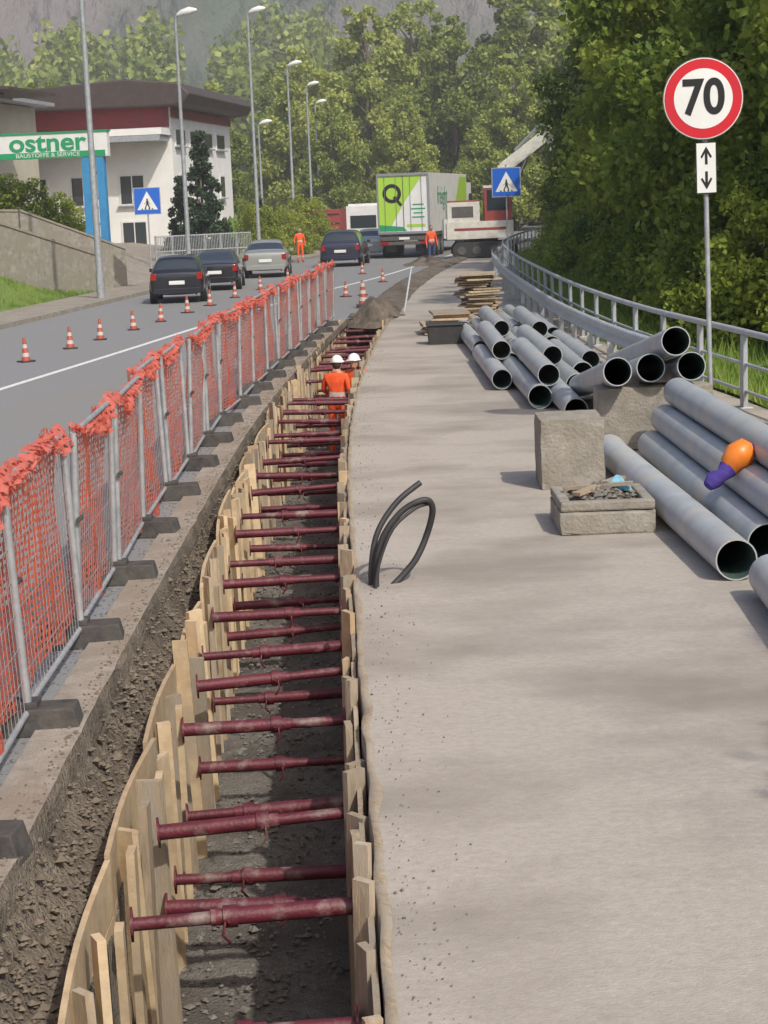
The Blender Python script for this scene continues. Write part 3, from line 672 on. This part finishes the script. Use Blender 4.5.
def ring(b,c,r1,r2,y,m,n=32):
    vs=[(c[0]+q*math.cos(2*math.pi*i/n),y,c[1]+q*math.sin(2*math.pi*i/n)) for q in(r1,r2) for i in range(n)]
    b.add(vs,[(i,(i+1)%n,n+(i+1)%n,n+i) for i in range(n)],m)
ring(b,(-.55,3.1),.46,.28,yy-.004,2); b.beam((-.45,yy-.006,2.95),(-.1,yy-.006,2.52),.01,.14,2,roll=0)
for i,wd in enumerate((.55,.7,.45,.6)): b.box((.72,yy-.002,2.55-.2*i),(wd,.004,.06),1)
b.box((.6,yy-.002,1.55),(.9,.004,.14),0)
b.add([(1.279,7,1.25),(1.279,13.1,1.25),(1.279,13.1,3.9),(1.279,10.5,3.9)],[(0,1,2,3)],0)
b.obj('graphics',['lime','green','black'],root)
text('side_lettering','freight',1.3,'green',root,(1.285,4.2,2.9),rot=(math.pi/2,0,math.pi/2))
# ---------------------------------------------------------------- excavator
root=empty('excavator',(5.45,88.5,0),(0,0,0),1.05); b=MB()
for sy in(-1.0,1.0):
    pts=[(-1.5,.25),(-1.35,.05),(1.35,.05),(1.5,.25),(1.5,.5),(1.3,.75),(-1.3,.75),(-1.5,.5)]
    vs=[(p[0],sy-.25,p[1]) for p in pts]+[(p[0],sy+.25,p[1]) for p in pts]
    b.add(vs,[tuple(range(8)),tuple(range(8,16))[::-1]]+[(i,8+i,8+(i+1)%8,(i+1)%8) for i in range(8)],3)
    for x in(-1.1,-.4,.4,1.1): b.tube([(x,sy-.28,.38),(x,sy+.28,.38)],.2,12,4)
b.box((0,0,.8),(1.3,1.3,.3),4)
b.box((-.2,0,1.30),(3.1,2.2,.8),0); b.box((-.95,0,2.15),(1.5,2.1,.9),0); b.box((-.95,0,2.64),(1.3,2.0,.08),1)
b.box((-1.78,0,1.4),(.2,2.0,.9),0)
b.box((.65,-.55,2.45),(1.25,.95,1.5),1); b.box((.65,-.55,3.26),(1.3,1.0,.12),0)
b.box((.65,-1.035,2.65),(1.0,.02,.95),2); b.box((1.285,-.55,2.6),(.02,.8,1.0),2)
b.box((-1.0,-1.06,2.15),(1.0,.02,.5),4); b.box((-.2,-1.105,1.35),(2.4,.02,.12),1)
b.obj('upper_body',['exwhite','exred','glass','rubber','steel'],root,bevel=.05)
b=MB(); b.beam((.7,.25,1.8),(1.05,.25,4.2),.4,.55,0); b.beam((1.0,.25,4.05),(3.35,.25,5.75),.36,.55,0); b.beam((3.15,.25,6.0),(3.95,.25,3.0),.3,.42,0)
b.tube([(1.1,.25,2.2),(2.2,.25,4.6)],.07,8,1); b.tube([(1.6,.25,4.9),(3.0,.25,6.2)],.07,8,1); b.tube([(3.7,.25,5.4),(4.3,.25,3.4)],.05,8,1)
b.obj('boom',['exwhite','chrome'],root,bevel=.04)
b=MB(); pts=[(3.85,3.2),(4.45,3.0),(4.4,2.4),(4.05,2.05),(3.5,2.15),(3.65,2.5),(3.9,2.65)]
k=len(pts); vs=[(p[0],-.2,p[1]) for p in pts]+[(p[0],.7,p[1]) for p in pts]
b.add(vs,[tuple(range(k)),tuple(range(k,2*k))[::-1]]+[(i,k+i,k+(i+1)%k,(i+1)%k) for i in range(k-1)],0)
o=b.obj('bucket',['steel'],root)
root=empty('red_trailer',(-3.2,120,0),(0,0,-.2)); b=MB(); b.box((0,2,1.6),(2.4,5,1.8),0); b.box((0,2,.6),(2.2,5,.2),1)
for sx in(-1,1): b.tube([(sx*1.1,1.5,.45),(sx*.8,1.5,.45)],.45,16,1)
for zz in (1,1.6,2.2): b.box((0,-.53,zz),(2.3,.04,.08),1)
b.obj('body',['exred','rubber'],root,bevel=.04)
# ---------------------------------------------------------------- people
def person(name,loc,rot,pose,helmet=True,trouser='orange'):
    root=empty(name,loc,(0,0,rot))
    J=dict(pel=(0,0,.95),sp=(0,0,1.12),ch=(0,-.01,1.32),nk=(0,0,1.47),hd=(0,-.01,1.58))
    for s,t in((1,'r'),(-1,'l')):
        J['sh'+t]=(s*.18,0,1.40); J['el'+t]=(s*.25,.02,1.13); J['wr'+t]=(s*.26,-.08,.90); J['hn'+t]=(s*.26,-.10,.84)
        J['hp'+t]=(s*.095,0,.90); J['kn'+t]=(s*.115,-.02,.50); J['an'+t]=(s*.12,.02,.09); J['to'+t]=(s*.135,-.15,.045)
    J.update(pose)
    R=dict(pel=(.15,.11),sp=(.14,.105),ch=(.17,.12),nk=(.058,.058),hd=(.055,.055))
    for t in'rl':
        R['sh'+t]=(.07,.07);R['el'+t]=(.048,.048);R['wr'+t]=(.032,.032);R['hn'+t]=(.04,.022);R['hp'+t]=(.095,.095);R['kn'+t]=(.065,.065);R['an'+t]=(.05,.05);R['to'+t]=(.045,.035)
    E=[('pel','sp','vest'),('sp','ch','vest'),('ch','nk','vest'),('nk','hd','skin')]
    for t in'rl': E+=[('ch','sh'+t,'vest'),('sh'+t,'el'+t,'vest'),('el'+t,'wr'+t,'vest'),('wr'+t,'hn'+t,'skin'),('pel','hp'+t,'tr'),('hp'+t,'kn'+t,'tr'),('kn'+t,'an'+t,'tr'),('an'+t,'to'+t,'boot')]
    for s,t in((1,'r'),(-1,'l')):
        h=Vector(J['hn'+t]); w=Vector(J['wr'+t]); d=(h-w).normalized(); side=Vector((0,-1,0)); side=(side-d*side.dot(d)).normalized(); inn=d.cross(side)*(-s)
        for k in range(4):
            a=f'f{k}{t}'; ln=[.07,.08,.075,.06][k]; base=h+side*(.03-.02*k)
            J[a]=tuple(base+d*.035); J[a+'b']=tuple(base+d*(.035+ln*.55)); J[a+'c']=tuple(base+d*(.035+ln*.85)+inn*ln*.35)
            for q,rad in((a,.011),(a+'b',.009),(a+'c',.008)): R[q]=(rad,rad)
            E+=[('hn'+t,a,'skin'),(a,a+'b','skin'),(a+'b',a+'c','skin')]
        J['th'+t]=tuple(h+side*.045-d*.01); J['tb'+t]=tuple(h+side*.065+d*.03); R['th'+t]=(.012,.012); R['tb'+t]=(.01,.01); E+=[('hn'+t,'th'+t,'skin'),('th'+t,'tb'+t,'skin')]
    names=list(J); idx={n_:i for i,n_ in enumerate(names)}
    me=D.meshes.new('sk'); me.from_pydata([J[n_] for n_ in names],[(idx[a],idx[c]) for a,c,_ in E],[]); 
    o=link(D.objects.new('sk',me)); md=o.modifiers.new('skin','SKIN'); md.use_smooth_shade=True
    for n_ in names:
        sv=me.skin_vertices[0].data[idx[n_]]; sv.radius=R[n_]; sv.use_root=(n_=='pel')
    s2=o.modifiers.new('s','SUBSURF'); s2.levels=2; s2.render_levels=2
    dg=bpy.context.evaluated_depsgraph_get(); bm_=D.meshes.new_from_object(o.evaluated_get(dg)); D.objects.remove(o)
    bo=link(D.objects.new('body',bm_)); bo.parent=root; bm_.materials.clear()
    for m in('orange','skin',trouser,'rubber','refl','navy'): bm_.materials.append(M[m])
    key={'vest':0,'skin':1,'tr':2,'boot':3}
    segs=[(Vector(J[a]),Vector(J[c]),key[m]) for a,c,m in E]
    for p in bm_.polygons:
        best=9;mi=0
        for a,c,m in segs:
            d=c-a; t=max(0,min(1,(p.center-a).dot(d)/max(d.length_squared,1e-9))); q=(p.center-a-d*t).length
            if q<best: best=q; mi=m
        if mi==0 and (Vector(J['pel']).z+.10<p.center.z<Vector(J['pel']).z+.16) and abs(p.center.x)<.2: mi=4
        if mi==2 and .28<p.center.z<.35: mi=4
        p.material_index=mi; p.use_smooth=True
    hc=Vector(J['hd'])+Vector((0,-.01,.06)); b=MB()
    b.ball(hc,(.078,.098,.118),0,16,12); b.ball(hc+Vector((0,-.03,-.07)),(.052,.06,.05),0,10,8)
    b.ball(hc+Vector((0,-.103,-.01)),(.014,.02,.026),0,8,6)
    for s in(-1,1): b.ball(hc+Vector((s*.078,.0,-.005)),(.012,.02,.032),0,8,6); b.ball(hc+Vector((s*.03,-.09,.018)),(.012,.009,.008),2,8,6)
    b.ball(hc+Vector((0,-.092,-.055)),(.024,.008,.006),3,8,6)
    b.ball(hc+Vector((0,.014,.018)),(.083,.098,.112),1,16,8,top=True) 
    b.ball(hc+Vector((0,.03,.0)),(.08,.085,.1),1,14,10)
    if helmet:
        b.ball(hc+Vector((0,0,.035)),(.105,.13,.12),4,20,8,top=True); b.tube([hc+Vector((0,-.01,.03)),hc+Vector((0,-.01,.045))],[.128,.122],20,4); b.box(hc+Vector((0,-.14,.036)),(.14,.07,.012),4)
    b.obj('head',['skin','hair','black','red','helmet'],root)
    return root
person('construction_worker',(-.74,31.0,-1.42),math.pi*.9,{'elr':(.27,-.04,1.16),'wrr':(.2,-.24,1.05),'hnr':(.18,-.3,1.04),'hd':(0,-.06,1.56),'nk':(0,-.03,1.46)})
person('construction_worker',(-.40,31.6,-1.42),-.5,{'ell':(-.28,-.05,1.15),'wrl':(-.18,-.24,1.08),'hnl':(-.15,-.3,1.07),'hd':(0,-.05,1.54),'nk':(0,-.03,1.45)})
person('construction_worker',(2.64,81.3,.02),.3,{'anr':(.13,.14,.1),'tor':(.14,-.03,.05),'knr':(.12,.05,.5),'anl':(-.12,-.12,.09),'tol':(-.13,-.29,.045)},helmet=False,trouser='navy')
person('construction_worker',(-3.75,91.5,.0),.2,{'ell':(-.3,-.02,1.15),'wrl':(-.3,-.2,1.0),'hnl':(-.3,-.27,1.0)},helmet=False)
# ---------------------------------------------------------------- buildings
A=-.138
root=empty('office_building',(-10.9,100,0),(0,0,A)); b=MB()
W=13;Dp=15;H=8.7
b.box((-W/2,Dp/2,H/2),(W,Dp,H),0)
b.box((-W/2-.3,-.06,8.0),(W+.4,.1,1.1),1); b.box((.06,Dp/2,8.2),(.1,Dp,.5),1)
b.box((-W/2-.2,-1.1,7.15),(W+.4,2.2,.36),0); b.box((-W/2-.2,-1.2,6.8),(W+.2,2.0,.3),3)
b.obj('walls',['wall','redw','roofb','galv'],root)
b=MB()
pr=[(-W-1.2,9.4),(-W-1.0,8.6),(.4,8.5),(1.1,8.6),(1.5,9.1),(.8,9.7),(-2,10.0)]
k=len(pr); vs=[(p[0],-1.4,p[1]) for p in pr]+[(p[0],Dp+.6,p[1]-.0) for p in pr]
b.add(vs,[tuple(range(k)),tuple(range(k,2*k))[::-1]]+[(i,k+i,k+(i+1)%k,(i+1)%k) for i in range(k)],0)
b.obj('roof',['roofb'],root,bevel=.08)
b=MB()
def win(x,z,w,h):
    b.box((x,-.03,z),(w+.2,.06,h+.2),1); b.box((x,-.075,z),(w,.03,h),0); b.box((x,-.095,z),(.06,.02,h),1)
    b.box((x,-.12,z-h/2-.13),(w+.4,.24,.06),2)
win(-2.4,4.1,1.3,1.5); win(-5.2,4.1,1.3,1.5); win(-8.0,4.1,1.3,1.5); win(-2.4,1.6,1.3,1.4); win(-5.2,1.6,1.6,1.4); win(-10.8,4.1,1.3,1.5)
def wins(y,z,w,h):
    b.box((.03,y,z),(.06,w+.2,h+.2),1); b.box((.075,y,z),(.03,w,h),0); b.box((.12,y,z-h/2-.13),(.24,w+.4,.06),2)
for i,y in enumerate((1.8,5.2,8.6,12)):
    wins(y,6.9,2.0,.8); wins(y,4.2,1.0,1.2); wins(y,1.7,1.0,1.2)
b.obj('windows',['glass','white','galv'],root)
root=empty('warehouse_building',(-19.6,86,0),(0,0,A)); b=MB()
b.box((-8,6,4.3),(16,12,8.6),0); b.box((-7.6,5.6,8.75),(17.2,13.6,.18),2); b.box((-8,6,8.95),(16.4,12.4,.25),1)
for i in range(14): b.box((.9+i*.12,-1.1+0,8.62),(.05,2.4,.12),1)
b.box((1.6,2,8.8),(3.4,7,.12),1)
b.obj('walls',['beige','roofb','galv'],root)
b=MB()
for x in(-1.8,-5.0): b.box((x,-.03,6.4),(2.0,.06,1.3),1); b.box((x,-.07,6.4),(1.8,.04,1.1),0)
b.box((-3,-.05,2.2),(4,.08,3.6),1)
b.obj('openings',['glass','galv'],root)
root=empty('shop_sign',(-12.8,72,0),(0,0,A)); b=MB()
b.box((-1.3,0,5.62),(7.6,.35,.95),0); b.box((-1.3,0,6.13),(7.7,.42,.07),1); b.box((-1.3,-.185,5.27),(7.4,.02,.24),1); b.obj('panel',['white','green'],root)
text('lettering','ostner',.98,'green',root,(.05,-.19,5.74),bold=.022,sx=1.22)
text('small_lettering','BAUSTOFFE & SERVICE',.22,'white',root,(.05,-.20,5.27),sx=1.2)
b=MB()
for x in(1.55,2.15,-4): b.box((x,0,2.55),(.30,.34,5.15),0)
for z in(1.5,2.5,3.5,4.5): b.box((1.85,0,z),(.3,.1,.08),0)
b.obj('columns',['teal'],root)
def wallpoly(name,pts,th=.25,mt='oldconc'):
    root=empty(name); b=MB()
    for (a,za,ta),(c,zc,tc) in zip(pts[:-1],pts[1:]):
        a2=Vector((*a,0));c2=Vector((*c,0)); d=(c2-a2).normalized(); nr=Vector((-d.y,d.x,0))*th/2
        vs=[(*(a2+nr).xy,za),(*(a2-nr).xy,za),(*(c2-nr).xy,zc),(*(c2+nr).xy,zc),(*(a2+nr).xy,ta),(*(a2-nr).xy,ta),(*(c2-nr).xy,tc),(*(c2+nr).xy,tc)]
        b.add(vs,[(3,2,1,0),(4,5,6,7),(0,1,5,4),(1,2,6,5),(2,3,7,6),(3,0,4,7)])
        nr2=nr*1.3
        vs=[(*(a2+nr2).xy,ta),(*(a2-nr2).xy,ta),(*(c2-nr2).xy,tc),(*(c2+nr2).xy,tc),(*(a2+nr2).xy,ta+.08),(*(a2-nr2).xy,ta+.08),(*(c2-nr2).xy,tc+.08),(*(c2+nr2).xy,tc+.08)]
        b.add([(v[0],v[1],v[2]+.002) for v in vs],[(3,2,1,0),(4,5,6,7),(0,1,5,4),(1,2,6,5),(2,3,7,6),(3,0,4,7)],1)
    b.obj('wall',[mt,'kerbc'],root)
wallpoly('concrete_ramp_wall',[((-10.3,67),-.1,1.3),((-13.2,61),-.1,2.85),((-19,50),-.1,3.1)])
wallpoly('concrete_ramp_wall',[((-9.7,69.5),-.1,1.5),((-13,66),-.1,3.1),((-20,64),-.1,3.4)])
strip('ramp_terrace',[66,70,80,100,125],[lambda y:(-45,1.2 if y>67 else 1.0),lambda y:(-13.5,1.2 if y>67 else 1.),lambda y:(roadL(y)-2.5,.05)],'kerbc')
root=empty('metal_gate_fence'); b=MB()
a=Vector((-10.2,84,0)); c=Vector((-5.9,86.5,0))
for i in range(60):
    t=i/59; p=a+(c-a)*t; b.tube([(p.x,p.y,.1),(p.x,p.y,1.75)],.02 if i%10 else .05,6)
for z in(.2,1.0,1.7): b.tube([(a.x,a.y,z),(c.x,c.y,z)],.03,6)
b.obj('bars',['galv'],root)
# ---------------------------------------------------------------- vegetation
def leaves(cs,size,seed,elong=1.5,updir=.3):
    r=np.random.default_rng(seed); n=len(cs)
    nrm=r.normal(size=(n,3)); nrm[:,2]+=updir; nrm/=np.linalg.norm(nrm,axis=1)[:,None]
    t=r.normal(size=(n,3)); t-=nrm*(t*nrm).sum(1)[:,None]; t/=np.linalg.norm(t,axis=1)[:,None]; u=np.cross(nrm,t)
    s=size*r.uniform(.6,1.3,n)[:,None]
    v=np.stack([cs+t*s*elong*.5,cs+u*s*.5,cs-t*s*elong*.5,cs-u*s*.5],1).reshape(-1,3); return v
def make_tree(name,H,R,base,ncl,nl,leaf,lm,seed,shape='round',spread=1.0):
    r=np.random.default_rng(seed); b=MB(); rr=random.Random(seed)
    tr=max(.12,H*.016)
    pts=[(0,0,-.3),(rr.uniform(-.1,.1),rr.uniform(-.1,.1),H*.25),(rr.uniform(-.3,.3),rr.uniform(-.3,.3),H*.55),(rr.uniform(-.3,.3),rr.uniform(-.3,.3),H*.9)]
    b.tube(pts,[tr*1.3,tr,tr*.65,tr*.15],8,0)
    cl=[];rad=[]
    for i in range(ncl):
        t=(i+.5)/ncl; z=base+(H-base)*t
        if shape=='round': env=R*math.sin(math.pi*min(1,.18+.82*t)**.9)**.7
        elif shape=='poplar': env=R*(.55+.45*math.sin(math.pi*t))*(1-.5*t)
        elif shape=='cone': env=R*(1-t)+.1
        else: env=R*(1-.6*t*t)
        a=i*2.399+rr.uniform(-.5,.5); q=env*math.sqrt(rr.uniform(.1,1))
        c=(math.cos(a)*q,math.sin(a)*q,z+rr.uniform(-.3,.3)); cl.append(c); rad.append(max(.35,env*rr.uniform(.22,.42)))
        if i%2==0 and shape!='cone':
            z0_=max(.2,z-q*.8-.5); b.tube([(0,0,min(z0_,H*.8)),(c[0]*.5,c[1]*.5,(z0_+z)/2+.1),c],[tr*.4,tr*.25,tr*.08],5,0)
    cl=np.array(cl);rad=np.array(rad)
    pr=rad**2; pr/=pr.sum(); idx=r.choice(ncl,nl,p=pr)
    d=r.normal(size=(nl,3)); d/=np.linalg.norm(d,axis=1)[:,None]
    rr_=rad[idx][:,None]*(r.uniform(.25,1,(nl,1))**.45)*r.uniform(.8,1.35,(nl,1))
    cs=cl[idx]+d*rr_*np.array([1,1,.75]); cs[:,2]=np.maximum(cs[:,2],.1)
    v=leaves(cs,leaf,seed+1)
    o=len(b.v); b.v+=list(map(tuple,v.tolist()))
    for i in range(nl): b.f.append((o+4*i,o+4*i+1,o+4*i+2,o+4*i+3))
    b.m+=[1]*nl; b.s+=[False]*nl
    me=D.meshes.new(name); me.from_pydata(b.v,[],b.f); me.update(); me.materials.append(M['bark']); me.materials.append(LM[lm])
    me.polygons.foreach_set('material_index',b.m); return me
near=[make_tree('tree_mesh',13,3.6,.8,46,34000,.145,k%2,100+k,'full' if k%2 else 'round') for k in range(4)]
bush=[make_tree('bush_mesh',3.2,1.9,.2,46,11000,.10,0,200+k,'full') for k in range(2)]
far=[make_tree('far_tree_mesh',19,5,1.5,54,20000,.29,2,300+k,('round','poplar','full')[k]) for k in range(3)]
con=make_tree('conifer_mesh',8,2.0,.2,60,14000,.15,3,400,'cone')
shade=make_tree('shade_tree_mesh',12,3.0,3,22,6500,.17,0,500,'round')
def put(name,me,x,y,z=0,s=1,sz=None,rz=None):
    o=link(D.objects.new(name,me)); o.location=(x,y,z); o.scale=(s,s,sz or s); o.rotation_euler=(0,0,rz if rz is not None else random.uniform(0,6.3)); return o
rv=random.Random(77)
y=27
while y<130:
    put('broadleaf_tree',near[rv.randrange(4)],railX(y)+rv.uniform(5.0,7.4)+(1.2 if y<34 else 0),y,-.3,rv.uniform(.7,1.1)); y+=rv.uniform(4.4,6.8)
y=24
while y<150:
    put('broadleaf_tree',near[rv.randrange(4)],railX(y)+rv.uniform(9.5,14),y,-.4,rv.uniform(1.05,1.4)); y+=rv.uniform(4.5,7)
y=60
while y<150:
    put('broadleaf_tree',near[rv.randrange(4)],railX(y)+rv.uniform(16,24),y,-.4,rv.uniform(1.2,1.6)); y+=rv.uniform(6,8)
y=22
while y<95:
    put('bush',bush[rv.randrange(2)],railX(y)+rv.uniform(2.2,4.0)+.6,y,-.2,rv.uniform(.6,1.2)); y+=rv.uniform(1.5,2.8)
# trees beside the camera (off frame) whose dappled shade falls over the path
for x,y,s in((7.6,3.2,.85),(10.5,9.5,.85)): put('broadleaf_tree',shade,x,y,-.3,s)
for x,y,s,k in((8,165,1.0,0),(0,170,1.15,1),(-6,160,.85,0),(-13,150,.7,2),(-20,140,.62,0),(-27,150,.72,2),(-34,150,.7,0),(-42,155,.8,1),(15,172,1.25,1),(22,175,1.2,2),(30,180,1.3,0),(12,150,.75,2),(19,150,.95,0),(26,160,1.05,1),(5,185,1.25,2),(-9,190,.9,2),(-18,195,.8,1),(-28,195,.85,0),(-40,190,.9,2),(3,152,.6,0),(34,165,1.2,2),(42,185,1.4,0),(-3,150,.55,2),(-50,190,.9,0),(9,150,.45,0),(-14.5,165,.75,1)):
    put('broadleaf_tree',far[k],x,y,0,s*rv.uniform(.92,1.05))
put('conifer_tree',con,-8.35,89,0,.8); put('conifer_tree',con,-9.8,92,0,.55); put('conifer_tree',con,-6.1,98,0,.4)
for x,y,z,s in((-14.6,74,1.1,1.0),(-16.3,75,1.1,1.1),(-13.0,75,1.0,.8),(-6.3,97,0,.9),(-5.0,103,0,.8),(-4.2,112,0,1.0)): put('bush',bush[int(s*10)%2],x,y,z,s)
mound('grass_knoll',(-7.4,100,0),2.2,6,2.2,5,'grass')
def dist(n,seed):
    r=np.random.default_rng(seed); k=n//900; cs=[]
    for i in range(k):
        x=r.uniform(-160,160); y=r.uniform(230,330); h=r.uniform(10,18); zb=(y-230)*.22; R_=r.uniform(4,7)
        d=r.normal(size=(900,3)); d/=np.linalg.norm(d,axis=1)[:,None]; q=r.uniform(.5,1,(900,1))
        cs.append(np.array([x,y,zb+h*.55])+d*q*np.array([R_,R_,h*.55])*(1+.25*np.sin(d[:,:1]*5+i)))
    cs=np.concatenate(cs); v=leaves(cs,.95,seed); me=D.meshes.new('distant_trees')
    nn=len(cs); me.from_pydata(v.tolist(),[],[(4*i,4*i+1,4*i+2,4*i+3) for i in range(nn)]); me.materials.append(LM[2]); link(D.objects.new('distant_trees',me))
dist(100000,5)
b=MB(); nx,ny=180,80; vs=[];fs=[]
for j in range(ny+1):
    for i in range(nx+1):
        x=-700+1400*i/nx; y=330+600*j/ny; t=j/ny
        z=-2+ (t**.8)*330+ mn.fractal(Vector((x*.008,y*.008,0)),1,2,5)*50*min(1,t*4)+mn.ridged_multi_fractal(Vector((x*.03,y*.01,3)),1,2,4,1,2)*9*min(1,t*6)
        vs.append((x,y,z))
for j in range(ny):
    for i in range(nx): fs.append((j*(nx+1)+i,j*(nx+1)+i+1,(j+1)*(nx+1)+i+1,(j+1)*(nx+1)+i))
b.add(vs,fs,0,True); b.obj('hills',['hill'])
hm=D.materials.new('haze_air'); hm.use_nodes=True; nt=hm.node_tree
for n_ in list(nt.nodes): nt.nodes.remove(n_)
out=nt.nodes.new('ShaderNodeOutputMaterial'); vsn=nt.nodes.new('ShaderNodeVolumeScatter'); vsn.inputs['Density'].default_value=.0008; vsn.inputs['Anisotropy'].default_value=.0; vsn.inputs['Color'].default_value=(.95,.96,1,1)
nt.links.new(vsn.outputs[0],out.inputs['Volume']); M['haze']=hm
b=MB(); b.box((0,640,29),(1700,1240,62)); b.obj('haze',['haze'])
# ---------------------------------------------------------------- light
az=math.radians(150); el=math.radians(46)
w=D.worlds.new('World'); scene.world=w; w.use_nodes=True; nt=w.node_tree
bg=nt.nodes['Background']; sky=nt.nodes.new('ShaderNodeTexSky'); sky.sky_type='NISHITA'; sky.sun_disc=False; sky.sun_elevation=el; sky.sun_rotation=az
sky.dust_density=3.5
nt.links.new(sky.outputs[0],bg.inputs[0]); bg.inputs[1].default_value=.15
s=D.lights.new('sun','SUN'); s.energy=3.1; s.angle=math.radians(1.0); s.color=(1,.94,.84); so=link(D.objects.new('sun',s))
dv=Vector((math.sin(az)*math.cos(el),math.cos(az)*math.cos(el),math.sin(el))); so.rotation_euler=dv.to_track_quat('Z','Y').to_euler(); so.location=(20,-20,30)
# ---------------------------------------------------------------- camera
cam=D.cameras.new('camera'); co=link(D.objects.new('camera',cam)); co.location=(0,0,3)
cam.sensor_fit='VERTICAL'; cam.sensor_height=36; cam.lens=1770/1024*36; cam.clip_end=3000
p=math.atan(312/1770); roll=.04
R=Matrix.Rotation(math.pi/2-p,3,'X')@Matrix.Rotation(-roll,3,'Z')
co.rotation_euler=R.to_euler(); scene.camera=co
scene.view_settings.view_transform='Standard'; scene.view_settings.look='None'; scene.view_settings.exposure=0
